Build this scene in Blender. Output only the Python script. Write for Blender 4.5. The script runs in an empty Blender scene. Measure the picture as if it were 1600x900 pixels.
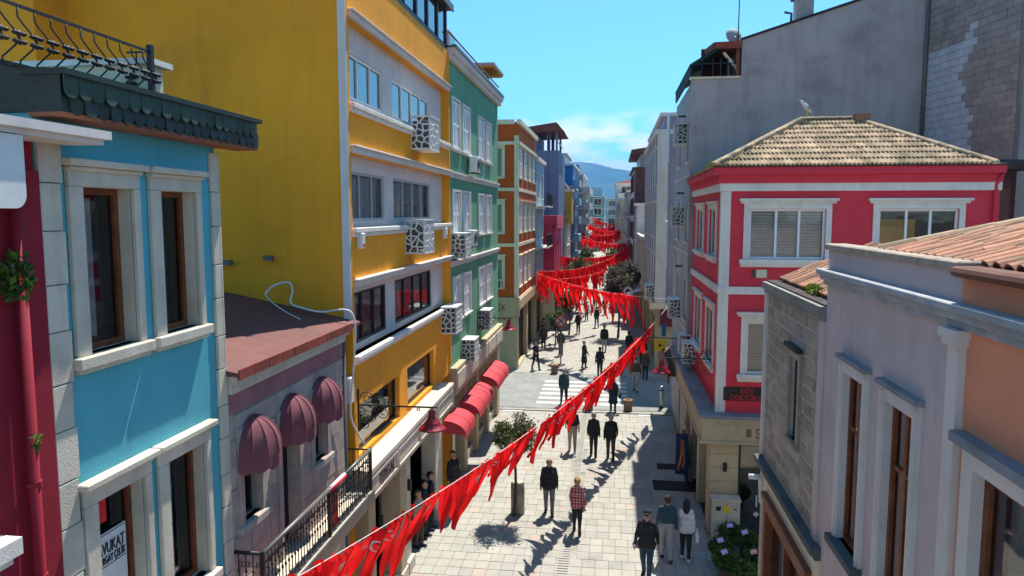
import bpy, bmesh, math, random
import numpy as np
from mathutils import Vector, Matrix
random.seed(7)
R = math.radians
scene = bpy.context.scene
COL = scene.collection

# ------------------------------------------------------------------ camera
cam_d = bpy.data.cameras.new('camera'); cam = bpy.data.objects.new('camera', cam_d); COL.objects.link(cam)
cam.location = (0, 0, 9.5); cam.rotation_euler = (R(90 - 5.711), 0, R(7.736))
cam_d.sensor_width = 36; cam_d.lens = 1150 / 1600 * 36; cam_d.clip_start = 0.1; cam_d.clip_end = 40000
scene.camera = cam
# ------------------------------------------------------------------ sky and sun
SUN_AZ, SUN_EL = 14.0, 61.5          # azimuth from +Y towards +X
w = bpy.data.worlds.new('World'); scene.world = w; w.use_nodes = True
nt = w.node_tree; nt.nodes.clear()
sky = nt.nodes.new('ShaderNodeTexSky'); sky.sky_type = 'NISHITA'; sky.sun_disc = False
sky.sun_elevation = R(SUN_EL); sky.sun_rotation = R(SUN_AZ); sky.air_density = 1.0; sky.dust_density = 0.3; sky.ozone_density = 2.2
tc = nt.nodes.new('ShaderNodeTexCoord'); sep = nt.nodes.new('ShaderNodeSeparateXYZ'); nt.links.new(tc.outputs['Generated'], sep.inputs[0])
mp = nt.nodes.new('ShaderNodeMapping'); mp.inputs['Scale'].default_value = (1, 1, 2.6); mp.inputs['Location'].default_value = (0.35, 0.1, 0.02)
nt.links.new(tc.outputs['Generated'], mp.inputs[0])
cn = nt.nodes.new('ShaderNodeTexNoise'); cn.inputs['Scale'].default_value = 9.0; cn.inputs['Detail'].default_value = 9; cn.inputs['Roughness'].default_value = .58
nt.links.new(mp.outputs[0], cn.inputs['Vector'])
cr = nt.nodes.new('ShaderNodeMapRange'); cr.inputs['From Min'].default_value = .42; cr.inputs['From Max'].default_value = .56
nt.links.new(cn.outputs['Fac'], cr.inputs['Value'])
band = nt.nodes.new('ShaderNodeValToRGB')       # cloud bank low over the hills, all round
e = band.color_ramp.elements; e[0].position = 0.0; e[0].color = (1, 1, 1, 1); e[1].position = .138; e[1].color = (0, 0, 0, 1)
m = band.color_ramp.elements.new(.108); m.color = (.95, .95, .95, 1)
nt.links.new(sep.outputs['Z'], band.inputs[0])
mul = nt.nodes.new('ShaderNodeMath'); mul.operation = 'MULTIPLY'; nt.links.new(cr.outputs[0], mul.inputs[0]); nt.links.new(band.outputs[0], mul.inputs[1])
mx = nt.nodes.new('ShaderNodeMixRGB'); nt.links.new(mul.outputs[0], mx.inputs[0])
tint = nt.nodes.new('ShaderNodeMixRGB'); tint.blend_type = 'MULTIPLY'; tint.inputs[0].default_value = 1.0; tint.inputs[2].default_value = (.52, .92, 1.0, 1)
nt.links.new(sky.outputs[0], tint.inputs[1]); nt.links.new(tint.outputs[0], mx.inputs[1]); mx.inputs[2].default_value = (7.4, 7.5, 7.6, 1)
bg = nt.nodes.new('ShaderNodeBackground'); bg.inputs['Strength'].default_value = 0.118; nt.links.new(mx.outputs[0], bg.inputs[0])
wo = nt.nodes.new('ShaderNodeOutputWorld'); nt.links.new(bg.outputs[0], wo.inputs[0])
sun_d = bpy.data.lights.new('sun', 'SUN'); sun_d.energy = 4.7; sun_d.angle = R(0.53); sun_d.color = (1, .94, .83)
sun = bpy.data.objects.new('sun', sun_d); COL.objects.link(sun)
sd = Vector((math.sin(R(SUN_AZ)) * math.cos(R(SUN_EL)), math.cos(R(SUN_AZ)) * math.cos(R(SUN_EL)), math.sin(R(SUN_EL))))
sun.rotation_euler = sd.to_track_quat('Z', 'Y').to_euler(); sun.location = (20, 80, 90)
scene.view_settings.view_transform = 'Standard'; scene.view_settings.look = 'None'; scene.view_settings.gamma = 1
scene.view_settings.exposure = 0.86; scene.view_settings.use_curve_mapping = False
scene.render.engine = 'CYCLES'
scene.cycles.max_bounces = 6; scene.cycles.diffuse_bounces = 3; scene.cycles.glossy_bounces = 3; scene.cycles.transparent_max_bounces = 8
scene.cycles.transmission_bounces = 3; scene.cycles.volume_bounces = 0; scene.cycles.caustics_reflective = False; scene.cycles.caustics_refractive = False
scene.cycles.use_denoising = True

# ------------------------------------------------------------------ materials
MATS = {}
def mat(name, col, rough=.8, var=.12, scale=3., bump=.0, bscale=40., metal=0., streak=0., spec=.35, col2=None, stain=0., island=0., backlit=0.):
    """Principled material: colour varied by noise, vertical dirt streaks, stains and fine relief."""
    if name in MATS: return MATS[name]
    m = bpy.data.materials.new(name); m.use_nodes = True; MATS[name] = m
    n = m.node_tree; b = n.nodes['Principled BSDF']; L = n.links.new
    b.inputs['Roughness'].default_value = rough; b.inputs['Metallic'].default_value = metal; b.inputs['Specular IOR Level'].default_value = spec
    t = n.nodes.new('ShaderNodeNewGeometry')      # world position: no two copies look alike
    def noise(sc, det=4, vec=None, rg=.6):
        q = n.nodes.new('ShaderNodeTexNoise'); q.inputs['Scale'].default_value = sc; q.inputs['Detail'].default_value = det; q.inputs['Roughness'].default_value = rg
        L(vec if vec is not None else t.outputs['Position'], q.inputs['Vector']); return q.outputs['Fac']
    def mixc(f, a, bcol, mode='MIX'):
        q = n.nodes.new('ShaderNodeMixRGB'); q.blend_type = mode
        for i, v in ((0, f), (1, a), (2, bcol)):
            if isinstance(v, (int, float)): q.inputs[i].default_value = v
            elif isinstance(v, tuple): q.inputs[i].default_value = (*v, 1) if len(v) == 3 else v
            else: L(v, q.inputs[i])
        return q.outputs[0]
    def rng(v, a, bb, lo=0., hi=1.):
        q = n.nodes.new('ShaderNodeMapRange'); q.inputs['From Min'].default_value = a; q.inputs['From Max'].default_value = bb
        q.inputs['To Min'].default_value = lo; q.inputs['To Max'].default_value = hi; L(v, q.inputs['Value']); return q.outputs[0]
    c2 = col2 if col2 else tuple(max(0., x * (1 - 2.2 * var)) for x in col)
    c = mixc(rng(noise(scale, 6), .35, .7), col, c2)
    if var > 0:
        hi = tuple(min(1., x * (1 + var)) for x in col)
        c = mixc(rng(noise(scale * .23, 3), .45, .7, 0, .7), c, hi)
    if streak > 0:
        mpp = n.nodes.new('ShaderNodeMapping'); mpp.inputs['Scale'].default_value = (3.2, 3.2, .22); L(t.outputs['Position'], mpp.inputs[0])
        c = mixc(rng(noise(1.6, 6, mpp.outputs[0]), .5, .78, 0, streak), c, tuple(x * .35 + .02 for x in col))
    if stain > 0:
        c = mixc(rng(noise(.8, 8, None, .7), .52, .72, 0, stain), c, tuple(x * .3 + .03 for x in col))
    if island > 0:
        gi = n.nodes.new('ShaderNodeNewGeometry'); oi = n.nodes.new('ShaderNodeObjectInfo')
        ad = n.nodes.new('ShaderNodeMath'); ad.operation = 'ADD'; L(gi.outputs['Random Per Island'], ad.inputs[0]); L(oi.outputs['Random'], ad.inputs[1])
        fr = n.nodes.new('ShaderNodeMath'); fr.operation = 'FRACT'; L(ad.outputs[0], fr.inputs[0])
        hs = n.nodes.new('ShaderNodeHueSaturation'); L(c, hs.inputs['Color'])
        L(rng(fr.outputs[0], 0, 1, 1 - island, 1 + island * .7), hs.inputs['Value']); c = hs.outputs[0]
    L(c, b.inputs['Base Color'])
    if bump > 0:
        bp = n.nodes.new('ShaderNodeBump'); bp.inputs['Strength'].default_value = bump; bp.inputs['Distance'].default_value = .02
        L(noise(bscale, 5), bp.inputs['Height']); L(bp.outputs[0], b.inputs['Normal'])
    if rough > .3 and metal < .5:
        L(rng(noise(scale * 2.3, 4), .3, .7, max(.05, rough - .12), min(1, rough + .1)), b.inputs['Roughness'])
    if backlit > 0:
        tr = n.nodes.new('ShaderNodeBsdfTranslucent'); L(c, tr.inputs[0])
        ms = n.nodes.new('ShaderNodeMixShader'); ms.inputs[0].default_value = backlit
        L(b.outputs[0], ms.inputs[1]); L(tr.outputs[0], ms.inputs[2]); L(ms.outputs[0], n.nodes['Material Output'].inputs[0])
    return m
def glass(name, tintc=(.75, .82, .85), base=.0):
    if name in MATS: return MATS[name]
    m = bpy.data.materials.new(name); m.use_nodes = True; MATS[name] = m; n = m.node_tree; n.nodes.clear(); L = n.links.new
    tr = n.nodes.new('ShaderNodeBsdfTransparent'); tr.inputs[0].default_value = (*tintc, 1)
    gl = n.nodes.new('ShaderNodeBsdfGlossy'); gl.inputs['Roughness'].default_value = .03
    fr = n.nodes.new('ShaderNodeFresnel'); fr.inputs['IOR'].default_value = 1.7
    tcx = n.nodes.new('ShaderNodeTexCoord'); no = n.nodes.new('ShaderNodeTexNoise'); no.inputs['Scale'].default_value = 1.3; L(tcx.outputs['Object'], no.inputs['Vector'])
    bp = n.nodes.new('ShaderNodeBump'); bp.inputs['Strength'].default_value = .06; bp.inputs['Distance'].default_value = .05; L(no.outputs['Fac'], bp.inputs['Height']); L(bp.outputs[0], gl.inputs['Normal'])
    ad = n.nodes.new('ShaderNodeMath'); ad.operation = 'ADD'; ad.inputs[1].default_value = base; ad.use_clamp = True; L(fr.outputs[0], ad.inputs[0])
    ms = n.nodes.new('ShaderNodeMixShader'); L(ad.outputs[0], ms.inputs[0]); L(tr.outputs[0], ms.inputs[1]); L(gl.outputs[0], ms.inputs[2])
    o = n.nodes.new('ShaderNodeOutputMaterial'); L(ms.outputs[0], o.inputs[0]); return m

M = dict(
  yellow=mat('yellow_stucco', (.88, .35, .016), .85, .11, .45, .4, 50, streak=.20, stain=.30),
  blue=mat('turquoise_stucco', (.095, .42, .50), .8, .07, 1.0, .2, 70, streak=.15),
  green=mat('green_stucco', (.14, .36, .215), .85, .10, 1.1, .3, 60, streak=.25),
  orange=mat('orange_stucco', (.52, .10, .014), .85, .10, 1.1, .2, 60, streak=.2),
  red=mat('red_stucco', (.70, .046, .072), .8, .06, 1.0, .2, 60, streak=.12),
  crimson=mat('crimson_stucco', (.28, .009, .026), .8, .08, 1.0, .2, 60, streak=.2),
  lilac=mat('lilac_stucco', (.58, .475, .47), .85, .08, 1.4, .3, 50, streak=.25, stain=.25),
  salmon=mat('salmon_stucco', (.76, .29, .16), .85, .08, 1.4, .3, 50, streak=.2),
  greywall=mat('grey_render', (.42, .385, .385), .9, .10, .8, .3, 30, streak=.35, stain=.35),
  concrete=mat('raw_concrete', (.27, .255, .24), .92, .15, 1.2, .5, 25, streak=.35, stain=.3),
  stone=mat('ashlar_stone', (.41, .34, .27), .92, .18, 5., .8, 30, stain=.35, island=.22),
  mortar=mat('lime_mortar', (.49, .43, .37), .95, .12, 8., .6, 50),
  pinkstone=mat('pink_stone', (.47, .385, .335), .92, .12, 3., .6, 30, streak=.35, stain=.35, island=.10),
  pinkband=mat('pink_band', (.35, .155, .17), .9, .15, 3., .3, 40, stain=.3),
  white=mat('white_trim', (.78, .73, .66), .75, .08, 2.0, .2, 40, streak=.32, stain=.18),
  greytrim=mat('grey_white_trim', (.68, .61, .575), .8, .07, 1.8, .15, 60, streak=.2),
  marble=mat('cream_stone', (.64, .57, .465), .8, .12, 2.0, .3, 40, streak=.30, island=.08, stain=.22),
  beige=mat('beige_stone', (.50, .41, .26), .8, .12, 2.0, .3, 40, streak=.25, island=.08),
  cream=mat('cream_paint', (.70, .64, .46), .8, .08, 2., .2, 40, streak=.2),
  pvc=mat('white_window_frame', (.78, .78, .78), .4, .03, 4.),
  greyframe=mat('grey_window_frame', (.42, .43, .45), .45, .05, 4.),
  darkframe=mat('dark_window_frame', (.03, .03, .035), .5, .1, 6.),
  wood=mat('brown_wood', (.22, .065, .022), .55, .25, 6., .3, 30, col2=(.10, .028, .012)),
  woodsoffit=mat('wood_soffit', (.30, .10, .04), .6, .2, 6.),
  darkgreen=mat('dark_green_tile', (.008, .022, .014), .5, .15, 5., .2, 60, island=.35, spec=.5),
  shingle=mat('grey_green_shingle', (.024, .052, .032), .6, .15, 8., .3, 60, island=.22, spec=.5),
  iron=mat('black_iron', (.022, .022, .024), .5, .15, 12., .2, 60),
  greyiron=mat('grey_steel', (.16, .16, .15), .5, .15, 6., .2, 60, metal=.4),
  steel=mat('bright_steel', (.5, .5, .5), .35, .1, 8., metal=.9),
  rust=mat('red_metal_roof', (.16, .055, .048), .75, .25, 1.6, .3, 20, stain=.4, col2=(.11, .045, .045)),
  rustedge=mat('rusty_red_edge', (.28, .05, .035), .8, .3, 5., .4, 30, col2=(.10, .03, .02)),
  darkroof=mat('dark_roof_felt', (.06, .045, .045), .9, .25, 2., .4, 20),
  tile=mat('weathered_clay_tile', (.43, .30, .19), .9, .25, 1.4, .5, 30, col2=(.19, .17, .10), island=.38),
  tileold=mat('old_barrel_tile', (.42, .19, .11), .9, .25, 4., .5, 30, col2=(.22, .15, .10), island=.35),
  moss=mat('moss_plant', (.32, .36, .02), .9, .3, 12.),
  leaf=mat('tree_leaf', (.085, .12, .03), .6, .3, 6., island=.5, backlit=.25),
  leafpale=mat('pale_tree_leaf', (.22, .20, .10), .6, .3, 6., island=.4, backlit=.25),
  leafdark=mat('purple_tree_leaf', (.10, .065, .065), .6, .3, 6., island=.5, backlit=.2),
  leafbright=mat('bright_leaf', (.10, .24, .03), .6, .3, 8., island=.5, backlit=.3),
  bark=mat('bark', (.10, .075, .055), .9, .3, 20., .6, 40),
  awnpink=mat('plum_awning_canvas', (.21, .068, .085), .85, .12, 4., .15, 120, streak=.2),
  awnred=mat('red_awning_canvas', (.50, .04, .055), .75, .10, 3., .15, 120, streak=.15),
  flag=mat('red_flag_cloth', (.86, .012, .014), .6, .08, 3., .05, 60, backlit=.52),
  flagwhite=mat('white_print', (.85, .85, .85), .7, .02, 3., backlit=.3),
  cord=mat('white_cord', (.75, .74, .70), .8, .05, 8.),
  lamp=mat('red_enamel', (.26, .006, .016), .35, .06, 6., spec=.6),
  black=mat('black_interior', (.012, .012, .013), .8, .2, 3.),
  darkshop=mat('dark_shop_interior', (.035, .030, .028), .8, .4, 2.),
  blind=mat('beige_blind', (.74, .67, .58), .85, .1, 4.),
  curtain=mat('white_curtain', (.62, .60, .58), .9, .1, 6., .4, 8),
  bluegrey=mat('blue_grey_metal', (.12, .175, .26), .7, .10, .8, .1, 20, streak=.2),
  steelblue=mat('steel_blue_paint', (.16, .30, .48), .8, .1, 1., .1, 40, streak=.2),
  skyblue=mat('light_blue_paint', (.30, .46, .56), .8, .1, 1., .1, 40, streak=.25),
  strongblue=mat('strong_blue_paint', (.035, .17, .42), .8, .1, 1., .1, 40, streak=.15),
  hotpink=mat('hot_pink_paint', (.62, .06, .13), .8, .06, 1., .1, 40),
  ochre=mat('ochre_paint', (.62, .36, .06), .8, .08, 1., .1, 40, streak=.2),
  lavender=mat('lavender_paint', (.30, .29, .37), .85, .08, 1., .2, 40, streak=.25),
  brown=mat('brown_cladding', (.14, .055, .04), .8, .15, 1.5, .1, 40),
  mauve=mat('mauve_paint', (.32, .27, .32), .85, .1, 1., .1, 40, streak=.2),
  farwhite=mat('off_white_paint', (.66, .62, .57), .85, .1, .8, .1, 40, streak=.3),
  fargreen=mat('sea_green_paint', (.14, .30, .27), .85, .1, .8, .1, 40, streak=.2),
  fargrey=mat('grey_paint', (.36, .37, .38), .85, .12, .8, .1, 40, streak=.3),
  roofred=mat('red_roof_tile', (.30, .07, .045), .85, .2, 3., .3, 30),
  paver0=mat('pale_paver', (.37, .358, .315), .85, .06, 2.2, .3, 70, stain=.30, island=.07),
  paver1=mat('grey_paver', (.34, .332, .298), .85, .06, 2.2, .35, 70, stain=.18, island=.12),
  paver2=mat('rose_paver', (.40, .33, .285), .85, .08, 2.2, .35, 70, stain=.15, island=.10),
  joint=mat('paver_joint', (.325, .313, .272), .95, .2, 6., .4, 60),
  asphalt=mat('worn_asphalt', (.27, .275, .26), .9, .14, 3., .5, 90, stain=.3),
  paint=mat('road_paint', (.55, .55, .52), .75, .10, 6., .2, 60, stain=.45),
  ground=mat('ground_soil', (.20, .19, .16), .95, .2, .02),
  hill=mat('forested_hill', (.06, .09, .055), .95, .3, .002, col2=(.035, .06, .03)),
  plasticwhite=mat('white_plastic', (.72, .72, .70), .5, .06, 4., streak=.15),
  acgrey=mat('dark_grille', (.07, .07, .075), .6, .1, 10.),
  bollardstone=mat('bollard_stone', (.30, .27, .21), .85, .2, 4., .4, 40),
  planterwood=mat('planter_wood', (.24, .15, .10), .8, .25, 8., .3, 40),
  purplecard=mat('lilac_card', (.42, .34, .72), .7, .1, 8.),
  pinkcard=mat('rose_card', (.60, .32, .30), .7, .1, 8.),
  navyledge=mat('blue_grey_ledge', (.25, .26, .29), .85, .16, 3., .3, 40, stain=.75),
  mossledge=mat('mossy_ledge', (.10, .11, .115), .9, .2, 3., .4, 30, stain=.7),
  signblack=mat('black_sign_board', (.02, .018, .018), .6, .1, 5.),
  signred=mat('red_sign_letter', (.70, .02, .03), .5, .05, 5.),
  letter=mat('brown_letter', (.16, .11, .07), .6, .1, 8.),
  lettergrey=mat('dark_letter', (.05, .045, .04), .6, .1, 8.),
  signwhite=mat('white_sign_board', (.72, .72, .73), .6, .04, 4.),
  posterred=mat('red_poster', (.50, .05, .07), .6, .4, 7., col2=(.55, .45, .42)),
  posterwhite=mat('pale_poster', (.62, .55, .52), .6, .4, 7., col2=(.45, .08, .10)),
  yellowsign=mat('yellow_sign_board', (.75, .55, .03), .5, .05, 5.),
  bluecloth=mat('dark_blue_cloth', (.03, .05, .12), .9, .2, 5.),
  orangecloth=mat('orange_cloth', (.55, .20, .09), .9, .3, 8.),
  bird=mat('bird_white_feather', (.70, .69, .66), .8, .1, 20.),
  birdgrey=mat('bird_grey_feather', (.30, .30, .31), .8, .1, 20.),
  whitewash=mat('whitewashed_block', (.56, .57, .60), .92, .1, 3., .6, 30, stain=.25, island=.08),
  block=mat('grey_building_block', (.37, .315, .28), .92, .12, 3., .6, 30, stain=.3, island=.14),
  greencanvas=mat('dark_green_canvas', (.015, .06, .05), .85, .2, 3.),
)
G_CLEAR = glass('window_glass', (.93, .95, .95)); G_SHOP = glass('shop_glass', (.55, .60, .60), .12); G_SKY = glass('sky_glass', (.35, .42, .48), .25)

# ------------------------------------------------------------------ mesh helpers
class MB:
    def __init__(s): s.v = []; s.f = []; s.m = []
    def add(s, vs, fs, mi=0):
        o = len(s.v); s.v += [tuple(v) for v in vs]; s.f += [tuple(i + o for i in f) for f in fs]; s.m += [mi] * len(fs); return s
    def hexa(s, p, mi=0):     # p: 8 points, bottom 4 ccw then top 4
        a = Vector(p[1]) - Vector(p[0]); b = Vector(p[3]) - Vector(p[0]); c = Vector(p[4]) - Vector(p[0])
        fs = [(3, 2, 1, 0), (4, 5, 6, 7), (0, 1, 5, 4), (1, 2, 6, 5), (2, 3, 7, 6), (3, 0, 4, 7)]
        if a.cross(b).dot(c) < 0: fs = [f[::-1] for f in fs]
        return s.add(p, fs, mi)
    def box(s, x0, x1, y0, y1, z0, z1, mi=0):
        return s.hexa([(x0, y0, z0), (x1, y0, z0), (x1, y1, z0), (x0, y1, z0), (x0, y0, z1), (x1, y0, z1), (x1, y1, z1), (x0, y1, z1)], mi)
    def fb(s, fr, u0, u1, v0, v1, w0, w1, mi=0):
        return s.hexa([fr(u0, v0, w0), fr(u1, v0, w0), fr(u1, v0, w1), fr(u0, v0, w1), fr(u0, v1, w0), fr(u1, v1, w0), fr(u1, v1, w1), fr(u0, v1, w1)], mi)
    def quad(s, a, b, c, d, mi=0): return s.add([a, b, c, d], [(0, 1, 2, 3)], mi)
    def bar(s, a, b, r, r2=None, mi=0):       # square bar between two points
        a = Vector(a); b = Vector(b); d = (b - a)
        if d.length < 1e-6: return s
        d.normalize(); up = Vector((0, 0, 1)) if abs(d.z) < .95 else Vector((1, 0, 0))
        x = d.cross(up).normalized(); y = x.cross(d).normalized(); r2 = r if r2 is None else r2
        p = [a - x * r - y * r2, a + x * r - y * r2, a + x * r + y * r2, a - x * r + y * r2, b - x * r - y * r2, b + x * r - y * r2, b + x * r + y * r2, b - x * r + y * r2]
        return s.hexa([tuple(q) for q in p], mi)
    def tube(s, pts, r, n=6, mi=0, r1=None, cap=True):
        pts = [Vector(p) for p in pts]; rings = []; N = len(pts); o = len(s.v); prev = None
        for i, p in enumerate(pts):
            d = (pts[min(i + 1, N - 1)] - pts[max(i - 1, 0)]); d = d.normalized() if d.length > 1e-9 else Vector((0, 0, 1))
            if prev is None: up = Vector((0, 0, 1)) if abs(d.z) < .9 else Vector((1, 0, 0)); x = d.cross(up).normalized()
            else: x = (prev - d * prev.dot(d)); x = x.normalized() if x.length > 1e-6 else d.orthogonal().normalized()
            prev = x; y = d.cross(x); rr = r if r1 is None else r + (r1 - r) * i / max(1, N - 1)
            for k in range(n):
                a = 2 * math.pi * k / n; s.v.append(tuple(p + (x * math.cos(a) + y * math.sin(a)) * rr))
        for i in range(N - 1):
            for k in range(n):
                k2 = (k + 1) % n; s.f.append((o + i * n + k, o + i * n + k2, o + (i + 1) * n + k2, o + (i + 1) * n + k)); s.m.append(mi)
        if cap:
            s.f.append(tuple(o + k for k in range(n))[::-1]); s.m.append(mi); s.f.append(tuple(o + (N - 1) * n + k for k in range(n))); s.m.append(mi)
        return s
    def lathe(s, prof, c=(0, 0, 0), n=14, mi=0):
        o = len(s.v); c = Vector(c)
        for r, z in prof:
            for k in range(n):
                a = 2 * math.pi * k / n; s.v.append((c.x + r * math.cos(a), c.y + r * math.sin(a), c.z + z))
        for i in range(len(prof) - 1):
            for k in range(n):
                k2 = (k + 1) % n; s.f.append((o + i * n + k, o + i * n + k2, o + (i + 1) * n + k2, o + (i + 1) * n + k)); s.m.append(mi)
        s.f.append(tuple(o + k for k in range(n))[::-1]); s.m.append(mi)
        s.f.append(tuple(o + (len(prof) - 1) * n + k for k in range(n))); s.m.append(mi)
        return s
    def mesh(s, name, mats, smooth=False):
        me = bpy.data.meshes.new(name); me.from_pydata(s.v, [], s.f)
        for m_ in (mats if isinstance(mats, (list, tuple)) else [mats]): me.materials.append(m_)
        if len(me.materials) > 1: me.polygons.foreach_set('material_index', s.m)
        if smooth: me.polygons.foreach_set('use_smooth', [True] * len(me.polygons))
        me.update(); return me

ORG = {}
def link(name, data, parent=None, loc=(0, 0, 0), rz=0., local=False):
    o = bpy.data.objects.new(name, data); COL.objects.link(o)
    if parent is not None:
        o.parent = parent
        o.location = loc if local else Vector(loc) - ORG[parent.name]
    else: o.location = loc
    if rz: o.rotation_euler = (0, 0, rz)
    ORG[o.name] = Vector(loc) if not local else ORG.get(parent.name, Vector((0, 0, 0)))
    return o
def part(name, mb, m, parent, smooth=False, loc=(0, 0, 0), rz=0., local=False):
    return link(name, mb.mesh(name, m, smooth) if isinstance(mb, MB) else mb, parent, loc, rz, local)
def tag(o, label, cat, group=None):
    o['label'] = label; o['category'] = cat
    if group: o['group'] = group
    return o
def thing(name, label, cat, loc=(0, 0, 0), group=None):
    return tag(link(name, None, None, loc), label, cat, group)
def single(name, mb, m, label, cat, group=None, smooth=False, loc=(0, 0, 0), rz=0.):
    return tag(part(name, mb, m, None, smooth, loc, rz), label, cat, group)
def struct(name, mb, m):
    o = part(name, mb, m, None); o['kind'] = 'structure'; return o
def bevel(o, wd=.012):
    b = o.modifiers.new('bevel', 'BEVEL'); b.width = wd; b.segments = 1; b.limit_method = 'ANGLE'; return o

def FL(x0): return lambda u, v, w_: (x0 + w_, u, v)          # facade on the left, faces +X, u = Y
def FRt(x0): return lambda u, v, w_: (x0 - w_, u, v)         # facade on the right, faces -X
def FF(y0): return lambda u, v, w_: (u, y0 - w_, v)          # facade facing the camera (-Y), u = X
def rot_of(side): return {'L': R(90), 'R': R(-90), 'F': 0.}[side]

def wall(mb, fr, u0, u1, v0, v1, ops=(), depth=.14, mi=0, rmi=None):
    """facade sheet with real openings and reveals"""
    us = sorted({u0, u1, *[a for o in ops for a in o[:2]]}); vs = sorted({v0, v1, *[a for o in ops for a in o[2:4]]})
    flip = (Vector(fr(1, 0, 0)) - Vector(fr(0, 0, 0))).cross(Vector(fr(0, 1, 0)) - Vector(fr(0, 0, 0))).dot(Vector(fr(0, 0, 1)) - Vector(fr(0, 0, 0))) < 0
    def q(*p): mb.quad(*(p[::-1] if flip else p), mi)  # mi is read when called
    for a, b in zip(us, us[1:]):
        for c, d in zip(vs, vs[1:]):
            mu, mv = (a + b) / 2, (c + d) / 2
            if not any(o[0] < mu < o[1] and o[2] < mv < o[3] for o in ops): q(fr(a, c, 0), fr(b, c, 0), fr(b, d, 0), fr(a, d, 0))
    if rmi is not None: mi = rmi
    for a, b, c, d in [o[:4] for o in ops]:
        q(fr(a, c, -depth), fr(b, c, -depth), fr(b, c, 0), fr(a, c, 0)); q(fr(a, d, 0), fr(b, d, 0), fr(b, d, -depth), fr(a, d, -depth))
        q(fr(a, c, -depth), fr(a, c, 0), fr(a, d, 0), fr(a, d, -depth)); q(fr(b, c, 0), fr(b, c, -depth), fr(b, d, -depth), fr(b, d, 0))
def shell(mb, x0, x1, y0, y1, z0, z1, skip='', mi=0):
    """box walls without the sides named in skip (L=x0 R=x1 F=y0 B=y1 T=top)"""
    if 'L' not in skip: mb.quad((x0, y1, z0), (x0, y0, z0), (x0, y0, z1), (x0, y1, z1), mi)
    if 'R' not in skip: mb.quad((x1, y0, z0), (x1, y1, z0), (x1, y1, z1), (x1, y0, z1), mi)
    if 'F' not in skip: mb.quad((x0, y0, z0), (x1, y0, z0), (x1, y0, z1), (x0, y0, z1), mi)
    if 'B' not in skip: mb.quad((x1, y1, z0), (x0, y1, z0), (x0, y1, z1), (x1, y1, z1), mi)
    if 'T' not in skip: mb.quad((x0, y0, z1), (x1, y0, z1), (x1, y1, z1), (x0, y1, z1), mi)

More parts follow.
